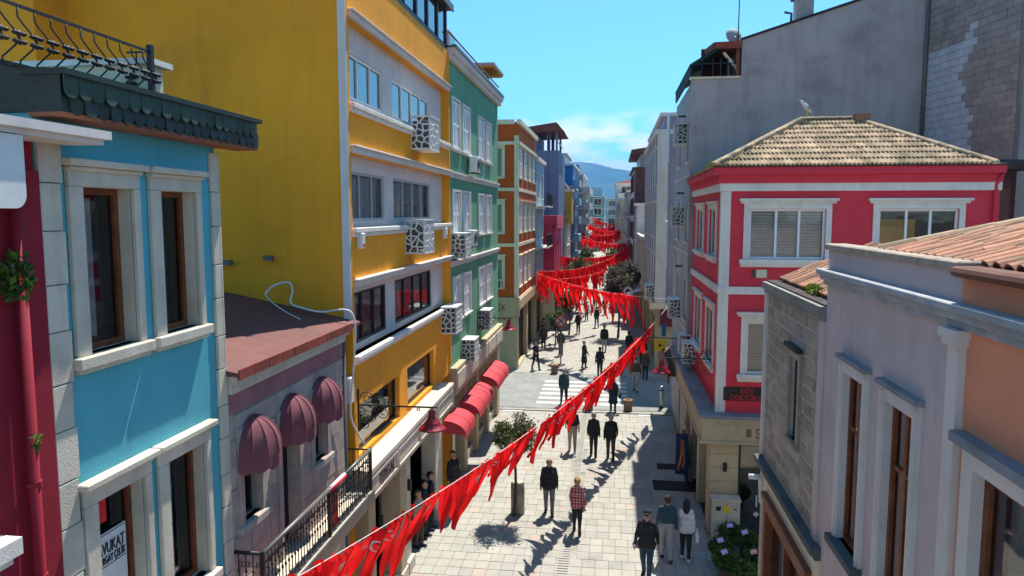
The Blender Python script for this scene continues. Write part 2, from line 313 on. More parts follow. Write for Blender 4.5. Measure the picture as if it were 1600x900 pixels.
WCACHE = {}
def window(parent, side, plane, uc, v0, wd, ht, fm='pvc', gm=None, cols=(.5,), rows=(), depth=.12, fw=.06, surround=None, sill=None, blind=None, hood=None, sm='white', shut=None, local=False):
    """window part (frame) with panes, sill, surround and blinds as sub-parts; local x along the facade, -y outwards"""
    gm = gm or G_CLEAR
    key = (wd, ht, fm, gm.name, cols, rows, depth, fw, surround, sill, blind, hood, sm, shut)
    if key not in WCACHE:
        h = wd / 2; d = []
        f = MB(); f.box(-h, -h + fw, depth - .05, depth + .02, 0, ht); f.box(h - fw, h, depth - .05, depth + .02, 0, ht)
        f.box(-h + fw, h - fw, depth - .05, depth + .02, 0, fw); f.box(-h + fw, h - fw, depth - .05, depth + .02, ht - fw, ht)
        xs = [-h + fw] + [-h + wd * c for c in cols] + [h - fw]; zs = [fw] + [ht * r for r in rows] + [ht - fw]
        for c in cols: f.box(-h + wd * c - fw * .5, -h + wd * c + fw * .5, depth - .045, depth + .015, fw, ht - fw)
        for r in rows: f.box(-h + fw, h - fw, depth - .04, depth + .01, ht * r - fw * .4, ht * r + fw * .4)
        d.append(('window', f.mesh('window', M[fm])))
        for a, b in zip(xs, xs[1:]):
            for c, e_ in zip(zs, zs[1:]):
                p = MB(); p.quad((a, depth - .01, c), (b, depth - .01, c), (b, depth - .01, e_), (a, depth - .01, e_)); d.append(('pane', p.mesh('pane', gm)))
        if surround:
            sw, sp = surround; s_ = MB()
            s_.box(-h - sw, -h, -sp, .0, 0, ht); s_.box(h, h + sw, -sp, .0, 0, ht); s_.box(-h - sw, h + sw, -sp, .0, ht, ht + sw)
            if not sill: s_.box(-h - sw, h + sw, -sp, .0, -sw, 0)
            d.append(('surround', s_.mesh('surround', M[sm])))
        if sill:
            so, sh, sx = sill; s_ = MB(); s_.box(-h - sx, h + sx, -so, depth - .05, -sh, 0); s_.box(-h - sx + .03, h + sx - .03, -so * .6, 0, -sh * 1.7, -sh); d.append(('sill', s_.mesh('sill', M[sm])))
        if hood:
            ho, hh, hx = hood; b0 = ht + (surround[0] if surround else 0); s_ = MB()
            s_.box(-h - hx, h + hx, -ho, 0, b0 + hh * .5, b0 + hh); s_.box(-h - hx + .05, h + hx - .05, -ho * .6, 0, b0, b0 + hh * .5); d.append(('hood', s_.mesh('hood', M[sm])))
        if blind:
            kind = blind; bm_ = MB()
            if kind == 'slats':
                z = fw
                while z < ht - fw: bm_.hexa([(-h + fw, depth + .09, z), (h - fw, depth + .09, z), (h - fw, depth + .11, z + .01), (-h + fw, depth + .11, z + .01), (-h + fw, depth + .10, z + .07), (h - fw, depth + .10, z + .07), (h - fw, depth + .12, z + .08), (-h + fw, depth + .12, z + .08)]); z += .085
                d.append(('blind', bm_.mesh('blind', M['blind'])))
            elif kind in ('curtain', 'halfcurtain'):
                lim = 1. if kind == 'curtain' else .45; n_ = 26; vs = []; fs = []
                for i in range(n_ + 1):
                    x = -h + fw + (wd - 2 * fw) * lim * i / n_; y = depth + .14 + .03 * math.sin(i * 2.1)
                    vs += [(x, y, fw), (x, y, ht - fw)]
                for i in range(n_): fs.append((2 * i, 2 * i + 2, 2 * i + 3, 2 * i + 1))
                bm_.add(vs, fs); d.append(('curtain', bm_.mesh('curtain', M['curtain'], True)))
            elif kind == 'posters':
                for i, (a, b) in enumerate(zip(xs, xs[1:])):
                    p = MB(); p.box(a + .04, b - .05, depth + .05, depth + .06, fw + .03 + .05 * (i % 2), ht * (.9 + .05 * (i % 2))); d.append(('poster', p.mesh('poster', M['posterred' if i % 2 else 'posterwhite'])))
        if shut:
            for sgn in (-1, 1):
                p = MB(); x0 = -h if sgn < 0 else 0.012; x1 = -.012 if sgn < 0 else h
                p.box(x0 + .02, x0 + .09, depth - .13, depth - .08, .02, ht - .02); p.box(x1 - .09, x1 - .02, depth - .13, depth - .08, .02, ht - .02)
                for zz in (.02, ht * .5 - .04, ht - .12): p.box(x0 + .09, x1 - .09, depth - .13, depth - .08, zz, zz + .09)
                z = .12
                while z < ht - .16:
                    p.hexa([(x0 + .09, depth - .115, z), (x1 - .09, depth - .115, z), (x1 - .09, depth - .10, z), (x0 + .09, depth - .10, z), (x0 + .09, depth - .10, z + .055), (x1 - .09, depth - .10, z + .055), (x1 - .09, depth - .085, z + .055), (x0 + .09, depth - .085, z + .055)]); z += .07
                d.append(('shutter', p.mesh('shutter', M[shut])))
        WCACHE[key] = d
    loc = {'L': (plane, uc, v0), 'R': (plane, uc, v0), 'F': (uc, plane, v0)}[side]
    d = WCACHE[key]; o = link(d[0][0], d[0][1], parent, loc, rot_of(side))
    for nm, me in d[1:]: link(nm, me, o, (0, 0, 0), 0, True)
    return o
def text_mesh(txt, size, ext=.01, align='CENTER', space=1.0):
    c = bpy.data.curves.new('t', 'FONT'); c.body = txt; c.size = size; c.extrude = ext; c.align_x = align; c.space_character = space
    o = bpy.data.objects.new('t', c); COL.objects.link(o); dg = bpy.context.evaluated_depsgraph_get(); dg.update()
    me = bpy.data.meshes.new_from_object(o.evaluated_get(dg)); bpy.data.objects.remove(o); bpy.data.curves.remove(c); return me
def lettering(parent, txt, size, m, side, pos, bold=1.0, sx=1.0, align='CENTER', name='lettering'):
    me = text_mesh(txt, size, .006, align); me.materials.clear(); me.materials.append(m)
    # text lies in XY: turn to stand in XZ facing -Y, then to the facade
    me.transform(Matrix.Rotation(R(90), 4, 'X')); me.transform(Matrix.Scale(sx, 4, (1, 0, 0)))
    return link(name, me, parent, pos, rot_of(side))
# ================================================================== the setting
mb = MB(); S_ = 30000
mb.quad((-S_, -2000, -.05), (S_, -2000, -.05), (S_, S_, -.05), (-S_, S_, -.05)); struct('ground', mb, M['ground'])
mb = MB(); mb.quad((-12, -10, -.03), (12, -10, -.03), (12, 330, -.03), (-12, 330, -.03)); street = struct('pavement', mb, M['joint'])
# side street crossing the pedestrian street
mb = MB(); mb.quad((-60, 35.1, -.012), (60, 35.9, -.012), (60, 43.6, -.012), (-60, 43.0, -.012)); road = struct('road', mb, M['asphalt'])
# paving slabs: 300 nearest are pieces of their own, the rest joined
TX, TY = .36, .46
slab_me = []
for k, mk in enumerate(('paver0', 'paver1', 'paver2')):
    for j in range(2):
        b = MB(); a = TX / 2 - .004; c = TY / 2 - .004; e_ = .006
        b.add([(-a, -c, 0), (a, -c, 0), (a, c, 0), (-a, c, 0), (-a + e_, -c + e_, .012), (a - e_, -c + e_, .012), (a - e_, c - e_, .012), (-a + e_, c - e_, .012)],
              [(4, 5, 6, 7), (0, 1, 5, 4), (1, 2, 6, 5), (2, 3, 7, 6), (3, 0, 4, 7)])
        slab_me.append(b.mesh('paving_slab', M[mk]))
rnd = random.Random(3)
cells = []
for iy in range(int((78 - 15.5) / TY)):
    for ix in range(int(9.2 / TX)):
        x = -6.1 + TX * (ix + .5) + (TX * .5 if (iy // 3) % 2 else 0); y = 15.5 + TY * (iy + .5)
        if 34.9 < y < 43.3 or x > 3.2: continue
        if -1.40 < x < -1.02 and y < 35: continue
        q = rnd.random(); k = 2 if q < .055 else 1 if q < .20 else 0
        vis = y > 17.6 and -3.9 + (y - 18) * -.12 < x < 2.6 and y < 25
        cells.append((x, y, k, vis, rnd.uniform(-.003, .003)))
near = sorted([c for c in cells if c[3]], key=lambda c: c[1])[:300]; nearset = {id(c) for c in near}
for x, y, k, v_, dz in near:
    link('paving_slab', slab_me[2 * k], street, (x, y, -.024 + dz))
b = MB()
for c in cells:
    if id(c) in nearset: continue
    x, y, k, v_, dz = c; a = TX / 2 - .004; cc = TY / 2 - .004; e_ = .006; z = -.024 + dz
    b.add([(x - a, y - cc, z), (x + a, y - cc, z), (x + a, y + cc, z), (x - a, y + cc, z), (x - a + e_, y - cc + e_, z + .012), (x + a - e_, y - cc + e_, z + .012), (x + a - e_, y + cc - e_, z + .012), (x - a + e_, y + cc - e_, z + .012)],
          [(4, 5, 6, 7), (0, 1, 5, 4), (1, 2, 6, 5), (2, 3, 7, 6), (3, 0, 4, 7)], k)
o = part('paving_slabs_beyond', b, [M['paver0'], M['paver1'], M['paver2']], street); o['kind'] = 'stuff'
b = MB(); b.quad((-6.1, 78, -.014), (3.3, 78, -.014), (3.3, 300, -.014), (-6.1, 300, -.014)); part('far_paving', b, M['paver0'], street)
# kerb lines along the road
for nm, y in (('kerb', 34.95), ('kerb', 43.3)):
    for i in range(9):
        b = MB(); b.box(-6.1 + i * 1.03, -6.1 + i * 1.03 + 1.015, y, y + .16, -.03, .012); part(nm, b, M['paver1'], street)
# zebra crossing
for i in range(6):
    b = MB(); y = 36.3 + i * .95; b.quad((-3.7, y, -.006), (.9, y, -.006), (.9, y + .48, -.006), (-3.7, y + .48, -.006)); part('zebra_stripe', b, M['paint'], road)
for x0, x1 in ((-5.2, -4.2), (1.35, 2.35)):
    b = MB(); b.quad((x0, 34.62, .0), (x1, 34.62, .0), (x1, 34.85, .0), (x0, 34.85, .0)); part('painted_bar', b, M['paint'], street)
# drain channel with cross bars
dr = thing('drain_channel', 'narrow slotted drain channel running along the paving near the plaid shirt walker', 'drain', (-1.21, 27, 0))
b = MB(); b.box(-1.39, -1.36, 15.5, 34.8, -.03, -.006); b.box(-1.06, -1.03, 15.5, 34.8, -.03, -.006); part('channel_edge', b, M['paver1'], dr)
b = MB(); b.quad((-1.36, 15.5, -.026), (-1.06, 15.5, -.026), (-1.06, 34.8, -.026), (-1.36, 34.8, -.026)); part('channel_bed', b, M['joint'], dr)
bme = MB().box(-.145, .145, -.05, .05, 0, .014).mesh('grate_bar', M['paver0'])
for i in range(120): link('grate_bar', bme, dr, (-1.21, 17.2 + i * .145, -.02))
# shop door mats in front of the corner shop
for i, (x, y, a, bb) in enumerate(((2.0, 25.6, .75, .45), (1.9, 27.6, .4, .28))):
    single('door_mat', MB().box(-a, a, -bb, bb, 0, .02), M['black'], ('large black door mat in front of the red corner shop', 'small black mat beyond the large door mat at the red corner shop')[i], 'mat', loc=(x + .3, y, 0))

# hills far behind the town
def ridge(name, y0, peaks, m, base=-2):
    vs = []; fs = []; n_ = 90; x0, x1 = -9000, 9000
    rr = random.Random(5)
    ph = [rr.uniform(0, 6.28) for _ in range(8)]
    def hgt(x): return sum(h_ * math.exp(-((x - c) / s) ** 2) for c, s, h_ in peaks) + 18 * math.sin(x / 260 + ph[0]) + 9 * math.sin(x / 97 + ph[1]) + 90
    for j in range(7):
        t = j / 6
        for i in range(n_ + 1):
            x = x0 + (x1 - x0) * i / n_
            z = hgt(x) * (1 - (1 - t) ** 2) + (12 * math.sin(x / 150 + t * 9) * math.sin(x / 410 + t * 4) * (1 if 0 < t < 1 else 0))
            vs.append((x, y0 + t * 2500, max(base, z if j else base)))
    for j in range(6):
        for i in range(n_): a = j * (n_ + 1) + i; fs.append((a, a + 1, a + n_ + 2, a + n_ + 1))
    b = MB(); b.add(vs, fs); o = part(name, b, m, None, True); o['kind'] = 'structure'; return o
ridge('hills', 6500, [(-500, 1500, 520), (2600, 1500, 330), (-4200, 1800, 420), (5800, 1700, 400)], M['hill'])

# ================================================================== left side
XL = -5.35; f = FL(XL)
# ---- crimson house at the left edge
t = thing('crimson_house', 'dark crimson rendered house at the far left edge with a white eave', 'house', (XL - 2, 4.5, 0))
b = MB(); wall(b, f, 3.0, 6.26, 0, 10.25); shell(b, -11, XL, 3.0, 6.26, 0, 10.25, 'R'); part('wall', b, M['crimson'], t)
b = MB(); b.fb(f, 6.02, 6.27, 0, 9.9, 0, .05); part('pilaster', b, M['crimson'], t)
b = MB(); b.tube([f(5.93, 0, .09), f(5.93, 9.85, .09)], .055, 10); o = part('downpipe', b, M['crimson'], t, True)
for z in (3.5, 6.1, 7.0, 9.0): part('pipe_bracket', MB().lathe([(.068, 0), (.068, .05)], f(5.93, z, .09), 12), M['crimson'], o)
b = MB(); b.fb(f, 3, 6.7, 10.22, 10.30, -.3, .50); b.fb(f, 3, 6.66, 10.17, 10.22, -.3, .44); part('eave_slab', b, M['greytrim'], t)
b = MB(); b.fb(f, 3, 5.55, 6.55, 6.70, 0, .28); b.fb(f, 3, 5.50, 6.47, 6.55, 0, .22); part('ledge', b, M['white'], t)
# white cloth valance hung under the eave, rounded corner
b = MB(); prof = []
for i in range(9): a = math.pi / 2 * i / 8; prof.append((5.66 - .12 + .12 * math.cos(a), 9.55 + .12 - .12 * math.sin(a)))
pts = [(3.0, 10.16), (5.66, 10.16)] + prof + [(3.0, 9.55)]
o_ = [f(u, v, .44) for u, v in pts]; i_ = [f(u, v, .38) for u, v in pts]; n_ = len(pts)
b.add(o_ + i_, [tuple(range(n_)), tuple(range(2 * n_ - 1, n_ - 1, -1))] + [(i, n_ + i, n_ + (i + 1) % n_, (i + 1) % n_) for i in range(n_)])
single('white_valance', b, M['plasticwhite'], 'white cloth valance hanging under the eave at the upper left edge', 'valance')
def leaf_clump(name, label, cat, c, rx, ry, rz_, n, size, m, group=None, parent=None, seed=1, flat=.0):
    rr = random.Random(seed); b = MB()
    for i in range(n):
        while True:
            p = Vector((rr.uniform(-1, 1), rr.uniform(-1, 1), rr.uniform(-1, 1)))
            if p.length < 1 and (p.length > .45 or rr.random() < .25): break
        p = Vector((p.x * rx, p.y * ry, p.z * rz_)) + Vector(c)
        d = Vector((rr.gauss(0, 1), rr.gauss(0, 1), rr.gauss(0, .7))).normalized(); s = d.orthogonal().normalized(); s.rotate(Matrix.Rotation(rr.uniform(0, 6.28), 3, d)); q = d.cross(s); z_ = size * rr.uniform(.6, 1.3)
        b.add([p - s * z_ * .5, p + q * z_ * .28 , p + s * z_ * .6, p - q * z_ * .28], [(0, 1, 2, 3)], rr.randrange(len(m)) if isinstance(m, list) else 0)
    o = part(name, b, m, parent)
    if label: tag(o, label, cat, group)
    return o
leaf_clump('wall_fern', 'leafy green fern growing out of the crimson wall beside the downpipe', 'plant', (XL + .12, 5.86, 8.95), .13, .14, .24, 220, .08, [M['leaf'], M['leafbright']], seed=4)
leaf_clump('wall_weed', 'tiny weed sprouting low on the crimson wall by the downpipe', 'plant', (XL + .14, 5.92, 7.42), .06, .07, .09, 50, .05, [M['leaf'], M['leafbright']], seed=5)

# ---- turquoise house
t = thing('turquoise_house', 'turquoise rendered house with white stone quoins and a dark green scalloped eave', 'house', (XL - 2, 7.8, 0))
B0, B1 = 6.28, 9.44
ops = [(6.84, 7.64, 8.06, 9.78), (8.14, 8.90, 8.06, 9.78), (6.80, 7.60, 4.7, 6.50), (8.05, 8.88, 4.7, 6.50)]
b = MB(); wall(b, f, B0, B1, 0, 10.45, ops, .19, 0, 1); shell(b, -11, XL, B0, B1, 0, 10.45, 'R'); wl = part('wall', b, [M['blue'], M['marble']], t)
z = 0.; k = 0
while z < 10.3:
    h_ = (.52, .46)[k % 2]
    for (a, c) in ((B0, B0 + (.30, .27)[k % 2]), (B1 - (.17, .155)[k % 2], B1)):
        q = MB(); q.fb(f, a + (.0 if a == B0 else 0), c, z + .005, min(10.38, z + h_ - .005), 0, .045); o = part('quoin_stone', q, M['marble'], wl); bevel(o, .008)
    q = MB(); q.box(XL - .35, XL + .045, B1 + .001, B1 + .05, z + .005, min(10.38, z + h_ - .005)); bevel(part('quoin_stone', q, M['marble'], wl), .008)
    z += h_; k += 1
for i, (a, c, v0, v1) in enumerate(ops):
    wd = c - a; ht = v1 - v0
    wo_ = window(t, 'L', XL, (a + c) / 2, v0, wd, ht, 'wood', None, () if i != 0 else (), (.0,)[:0], .2, .07)
    # stone surround built in blocks: jambs, lintel, sill and cornice
    for nm, (u0, u1, q0, q1, w1) in dict(jamb_near=(a - .20, a, v0, v1 + .0, .06), jamb_far=(c, c + .11, v0, v1, .06), lintel=(a - .20, c + .11, v1, v1 + .20, .06), sill=(a - .26, c + .16, v0 - .12, v0, .13), cornice=(a - .26, c + .16, v1 + .20, v1 + .27, .15)).items():
        q = MB(); q.fb(f, u0, u1, q0, q1, -.12 if nm == 'sill' else 0, w1)
        if nm == 'cornice': q.fb(f, u0 + .05, u1 - .05, q0 - .045, q0, 0, .10)
        if nm == 'sill': q.fb(f, u0 + .04, u1 - .04, q0 - .05, q0, 0, .09)
        bevel(part(nm.split('_')[0], q, M['marble'], t), .01)
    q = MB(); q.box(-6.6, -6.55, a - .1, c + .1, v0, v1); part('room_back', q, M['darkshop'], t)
    if i in (0, 3): 
        q = MB(); n_ = 14; vs = []
        for j in range(n_ + 1): vs += [f(a + .08 + wd * .62 * j / n_, v0 + .1, -.33 + .02 * math.sin(j * 2)), f(a + .08 + wd * .62 * j / n_, v1 - .1, -.33 + .02 * math.sin(j * 2))]
        q.add(vs, [(2 * j, 2 * j + 2, 2 * j + 3, 2 * j + 1) for j in range(n_)]); part('curtain', q, M['curtain'], t)
# lawyer's sign in the lower near window
sg = thing('window_sign', 'white lawyer sign with black lettering in the lower window of the turquoise house', 'sign', f(7.1, 5.2, -.16))
part('board', MB().fb(f, 6.98, 7.48, 5.0, 6.0, -.165, -.155), M['signwhite'], sg)
q = MB()
for a_ in ((6.995, 7.465, 5.975, 5.985), (6.995, 7.465, 5.615, 5.625)): q.fb(f, a_[0], a_[1], a_[2], a_[3], -.155, -.152)
part('border_line', q, M['lettergrey'], sg)
lettering(sg, 'AVUKAT', .19, M['lettergrey'], 'L', f(7.225, 5.76, -.150), sx=.60); lettering(sg, 'RGAY ÇELİK', .125, M['lettergrey'], 'L', f(7.26, 5.65, -.150), sx=.54)
part('red_patch', MB().fb(f, 7.0, 7.2, 6.12, 6.38, -.175, -.17), M['signred'], sg); part('blue_patch', MB().fb(f, 6.88, 7.0, 6.1, 6.3, -.175, -.17), M['bluecloth'], sg)
# eave with two rows of scalloped shingles
E0, E1, EX = 6.25, 10.02, .38
b = MB(); b.fb(f, E0, E1, 10.44, 10.78, -1.3, EX - .04); b.fb(f, E0 + .002, E1 - .4, 10.78, 10.84, -1.3, .2); b.add([f(E0, 10.78, EX - .04), f(E1, 10.78, EX - .04), f(E1, 11.0, -.55), f(E0, 11.0, -.55), f(E0, 10.78, -.55), f(E1, 10.78, -.55)], [(0, 1, 2, 3), (0, 3, 4), (1, 5, 2)])
rf = part('roof', b, M['darkgreen'], t)
b = MB(); b.fb(f, E0, E1, 10.40, 10.44, 0, EX - .03); part('soffit', b, M['woodsoffit'], t)
b = MB(); b.fb(f, E0 - .02, E1 + .03, 10.775, 10.83, -.05, EX + .03); part('roof_edge', b, M['darkgreen'], t)
def scallop():
    w_ = .088; pts = [(-w_, 0), (-w_, -.12)] + [(w_ * math.cos(a), -.12 - .085 * math.sin(a)) for a in [math.pi - math.pi * i / 8 for i in range(1, 8)]] + [(w_, -.12), (w_, 0)]
    n_ = len(pts); q = MB(); q.add([(x, 0, z) for x, z in pts] + [(x, -.016, z) for x, z in pts], [tuple(range(n_)), tuple(range(2 * n_ - 1, n_ - 1, -1))] + [(i, (i + 1) % n_, n_ + (i + 1) % n_, n_ + i) for i in range(n_)]); return q.mesh('shingle', M['shingle'])
sme = scallop(); sme2 = sme.copy(); sme2.materials.clear(); sme2.materials.append(M['darkgreen'])
for row in (0, 1):
    u = E0 + .09 + (.092 if row else 0)
    while u < E1 - .02:
        o = link('shingle', sme2 if row else sme, rf, f(u, 10.775 - row * .15, EX - .035 + .022 * (1 - row)), R(90)); o.rotation_euler = (R(random.uniform(-3, 3)), 0, R(90)); u += .184
# terrace railing of bent iron bars
rl = thing('terrace_railing', 'black wrought iron railing with bowed bars on top of the turquoise house', 'railing', f(7.0, 10.85, -.1))
def rail_pt(s_, z, bow=0): return f(s_, z, -.12 + bow)
for z, nm in ((11.42, 'top_rail'), (10.86, 'bottom_rail')):
    part(nm, MB().bar(rail_pt(4.8, z), rail_pt(8.32, z), .013), M['iron'], rl); part(nm, MB().bar(rail_pt(8.32, z), f(8.32, z, -.42), .012), M['iron'], rl)
bal = MB(); bal.tube([(0, 0, 0), (0, 0, -.10), (.035, -.02, -.16), (.10, -.05, -.24), (.13, -.07, -.32), (.10, -.05, -.38), (.03, -.02, -.46), (0, 0, -.50), (0, 0, -.56)], .009, 5); bal = bal.mesh('baluster', M['iron'], True)
ros = MB(); ros.tube([(.13, -.07, -.24), (.13, -.07, -.375)], .012, 5)
for k in range(4):
    for a_ in range(2): ros.lathe([(.004, -.022), (.026, -.008), (.026, .008), (.004, .022)], (.035 * k - .05 + .13, -.07, -.27 - .075 * a_), 6)
ros.bar((.07, -.07, -.27), (.19, -.07, -.27), .006); ros.bar((.07, -.07, -.345), (.19, -.07, -.345), .006); ros = ros.mesh('rosette', M['iron'], True)
u = 4.9; k = 0
while u < 8.3:
    link('baluster', bal, rl, rail_pt(u, 11.42), R(90)); link('rosette', ros, rl, rail_pt(u, 11.42), R(90)); u += .205
for k in range(1):
    o = link('baluster', bal, rl, f(8.32, 11.42, -.3 - .21 * k), R(180)); link('rosette', ros, rl, f(8.32, 11.42, -.3 - .21 * k), R(180))
part('post', MB().bar(rail_pt(8.32, 10.84), rail_pt(8.32, 11.50), .03), M['iron'], rl)
q = MB(); q.box(-8.2, XL - .25, 8.42, 8.75, 10.4, 11.30); q2 = MB(); q2.box(-8.25, XL - .15, 8.36, 8.82, 11.30, 11.37)
tp = thing('roof_parapet', 'cream parapet with white coping behind the iron terrace railing', 'parapet', (-6.5, 8.6, 10.4)); part('wall', q, M['cream'], tp); part('coping', q2, M['white'], tp)
# split AC unit behind the house
def ac_unit(label, loc, rz, group='air conditioner units on the facades'):
    a = thing('air_conditioner', label, 'air conditioner', loc, group); a.rotation_euler = (0, 0, rz)
    bevel(part('casing', MB().box(-.4, .4, -.14, .14, 0, .58), M['plasticwhite'], a, local=True), .015)
    q = MB()
    for rr in (.05, .10, .15, .20): 
        pts = [(-.10 + rr * math.cos(i * .524), -.152, .29 + rr * math.sin(i * .524)) for i in range(13)]; q.tube(pts, .007, 4)
    part('fan_guard', q, M['acgrey'], a, local=True); part('fan_recess', MB().lathe([(.22, -.004), (.22, .004)], (0, 0, 0), 20), M['acgrey'], a, local=True).rotation_euler = (R(90), 0, 0)
    a.children[-1].location = (-.10, -.146, .29)
    part('side_grille', MB().box(.24, .37, -.148, -.139, .06, .52), M['acgrey'], a, local=True)
    part('bracket', MB().box(-.3, -.26, -.13, .2, -.05, 0).box(.26, .3, -.13, .2, -.05, 0), M['greyiron'], a, local=True)
    return a
ac_unit('pale air conditioner unit standing on the rusty flat roof beside the turquoise house', (-6.3, 9.75, 7.68), R(120))

# ---- pink stone house with dome awnings
P0, P1 = 9.5, 13.95
t = thing('pink_stone_house', 'weathered pink stone house with three plum dome awnings and a rusty flat roof', 'house', (XL - 2, 11.7, 0))
ops = [(9.86, 10.42, 4.95, 6.25), (11.12, 11.80, 3.8, 6.15), (12.46, 13.06, 4.95, 6.2)]
b = MB(); wall(b, f, P0, P1, 0, 7.05, ops, .22); shell(b, -11, XL, P0, P1, 0, 7.05, 'R'); wl = part('wall', b, M['mortar'], t)
rr = random.Random(2); z = 3.75; row = 0
while z < 6.6:
    h_ = .36; u = P0 + .01 + (.18 if row % 2 else 0)
    while u < P1 - .05:
        L_ = rr.uniform(.42, .62); u1 = min(P1, u + L_)
        segs = [(u, u1)]
        for (a, c, v0, v1) in ops:
            if z + h_ > v0 - .1 and z < v1:
                ns = []
                for s0, s1 in segs:
                    if s1 <= a - .16 or s0 >= c + .16: ns.append((s0, s1)); continue
                    if s0 < a - .22: ns.append((s0, a - .16))
                    if s1 > c + .22: ns.append((c + .16, s1))
                segs = ns
        for s0, s1 in segs:
            q = MB(); q.fb(f, s0 + .006, s1 - .006, z + .006, z + h_ - .006, 0, .022 + rr.uniform(-.006, .006)); part('stone', q, M['pinkstone'], wl)
        u = u1
    z += h_; row += 1
part('frieze', MB().fb(f, P0, P1, 6.66, 6.98, 0, .03), M['pinkband'], t)
b = MB(); b.fb(f, P0, P1 - .0, 6.98, 7.12, 0, .10); b.fb(f, P0, P1, 7.12, 7.24, 0, .18); part('cornice', b, M['marble'], t)
rz0, rz1 = 7.30, 8.12
b = MB(); b.hexa([f(P0 - .05, rz0 - .06, .22), f(14.5, rz0 - .06, .22), f(14.5, rz1 - .06, -4), f(P0 - .05, rz1 - .06, -4), f(P0 - .05, rz0, .22), f(14.5, rz0, .22), f(14.5, rz1, -4), f(P0 - .05, rz1, -4)]); rf = part('roof', b, M['rust'], t)
for i in range(10):
    u = P0 - .04 + i * .455; q = MB(); q.fb(f, u, u + .44, 7.20, 7.345, .221, .245); o = part('roof_edge_strip', q, M['rustedge'], rf); 
for i, (a, c, v0, v1) in enumerate(ops):
    if i == 1:
        part('door', MB().fb(f, a, c, v0, v1, -.26, -.20), M['darkframe'], t); 
        for k in range(2): part('door_panel', MB().fb(f, a + .08 + k * .30, a + .32 + k * .30, v0 + .15, v1 - .2, -.2, -.185), M['black'], t)
    else: window(t, 'L', XL, (a + c) / 2, v0, c - a, v1 - v0, 'darkframe', None, (.5,), (.55,), .2, .05); part('room_back', MB().box(-6.4, -6.35, a, c, v0, v1), M['black'], t)
    q = MB(); q.fb(f, a - .155, a, v0 - .0, v1 + .16, 0, .045); q.fb(f, c, c + .155, v0, v1 + .16, 0, .045); q.fb(f, a, c, v1, v1 + .16, 0, .045); part('window_surround', q, M['pinkstone'], t)
    if i != 1: bevel(part('sill', MB().fb(f, a - .2, c + .2, v0 - .12, v0, -.1, .1), M['pinkstone'], t), .01)
def dome_awning(label, uc, z, Rw, Hh, D):
    a = thing('dome_awning', label, 'awning', f(uc, z, 0), 'plum dome awnings on the pink house')
    na, nb = 24, 8; gores = 6
    def pt(al, be, bulge=1.):
        k = (al / math.pi * gores) % 1; sag = 1 - .05 * math.sin(k * math.pi)
        return f(uc - Rw * math.cos(al) * math.cos(be) * sag, z + Hh * math.sin(be) ** .9, D * math.sin(al) * math.cos(be) * sag + .03)
    for g_ in range(gores):
        q = MB(); vs = []; n1 = 5
        for i in range(n1):
            for j in range(nb + 1): vs.append(pt(math.pi * (g_ + i / (n1 - 1)) / gores, math.pi / 2 * j / nb))
        q.add(vs, [(i * (nb + 1) + j, (i + 1) * (nb + 1) + j, (i + 1) * (nb + 1) + j + 1, i * (nb + 1) + j + 1) for i in range(n1 - 1) for j in range(nb)])
        part('canvas_gore', q, M['awnpink'], a, True)
        q = MB(); q.tube([pt(math.pi * g_ / gores, math.pi / 2 * j / nb) for j in range(nb + 1)], .012, 5); part('rib', q, M['awnpink'], a, True)
        vs = []
        for i in range(7):
            al = math.pi * (g_ + i / 6) / gores; p = pt(al, 0); dz = .17 + .05 * math.sin(math.pi * i / 6); vs += [p, (p[0], p[1], p[2] - dz)]
        q = MB(); q.add(vs, [(2 * i + 1, 2 * i + 3, 2 * i + 2, 2 * i) for i in range(6)]); part('valance', q, M['awnpink'], a, True)
    return a
dome_awning('plum dome awning nearest the turquoise house', 10.16, 5.95, .46, .56, .42); dome_awning('plum dome awning over the door, middle of the three', 11.48, 5.95, .46, .56, .42); dome_awning('plum dome awning nearest the yellow building', 12.76, 5.95, .46, .56, .42)
# grey strip with pipes between the pink and the yellow house
b = MB(); b.box(-6, XL - .12, P1, 14.52, 0, 7.25); single('pipe_recess_wall', b, M['concrete'], 'narrow dark grey wall strip between the pink house and the yellow building', 'wall')
b = MB(); b.tube([f(14.15, 0, -.03), f(14.15, 7.0, -.03)], .05, 8); single('drain_pipe', b, M['greyiron'], 'grey drain pipe in the gap beside the yellow building', 'pipe', smooth=True)
b = MB(); b.box(XL - .11, XL + .06, 14.28, 14.5, 5.6, 6.15); bevel(single('meter_box', b, M['plasticwhite'], 'small white meter box in the gap beside the yellow building', 'meter box'), .02)
b = MB(); pts = [(-6.9, 13.9, 7.9), (-6.85, 14.2, 8.05), (-6.6, 14.35, 8.1), (-6.45, 14.2, 7.95), (-6.4, 14.0, 7.72), (-6.1, 13.95, 7.62), (-5.75, 14.0, 7.55), (-5.35, 14.05, 7.6), (-5.15, 14.1, 7.5), (-5.10, 14.1, 7.1), (-5.15, 14.05, 6.3), (-5.2, 14.0, 5.5), (-5.12, 14.1, 5.1), (-5.0, 14.3, 4.75)]
def smooth_path(p, n=5):
    p = [Vector(q) for q in p]; out = []
    for i in range(len(p) - 1):
        a, b_, c, d = p[max(0, i - 1)], p[i], p[i + 1], p[min(len(p) - 1, i + 2)]
        for k in range(n):
            s = k / n; out.append(.5 * ((2 * b_) + (c - a) * s + (2 * a - 5 * b_ + 4 * c - d) * s * s + (3 * b_ - a - 3 * c + d) * s ** 3))
    return out + [p[-1]]
b.tube(smooth_path(pts), .02, 7); single('hose', b, M['plasticwhite'], 'pale hose looping over the rusty roof and hanging down by the yellow building', 'hose', smooth=True)
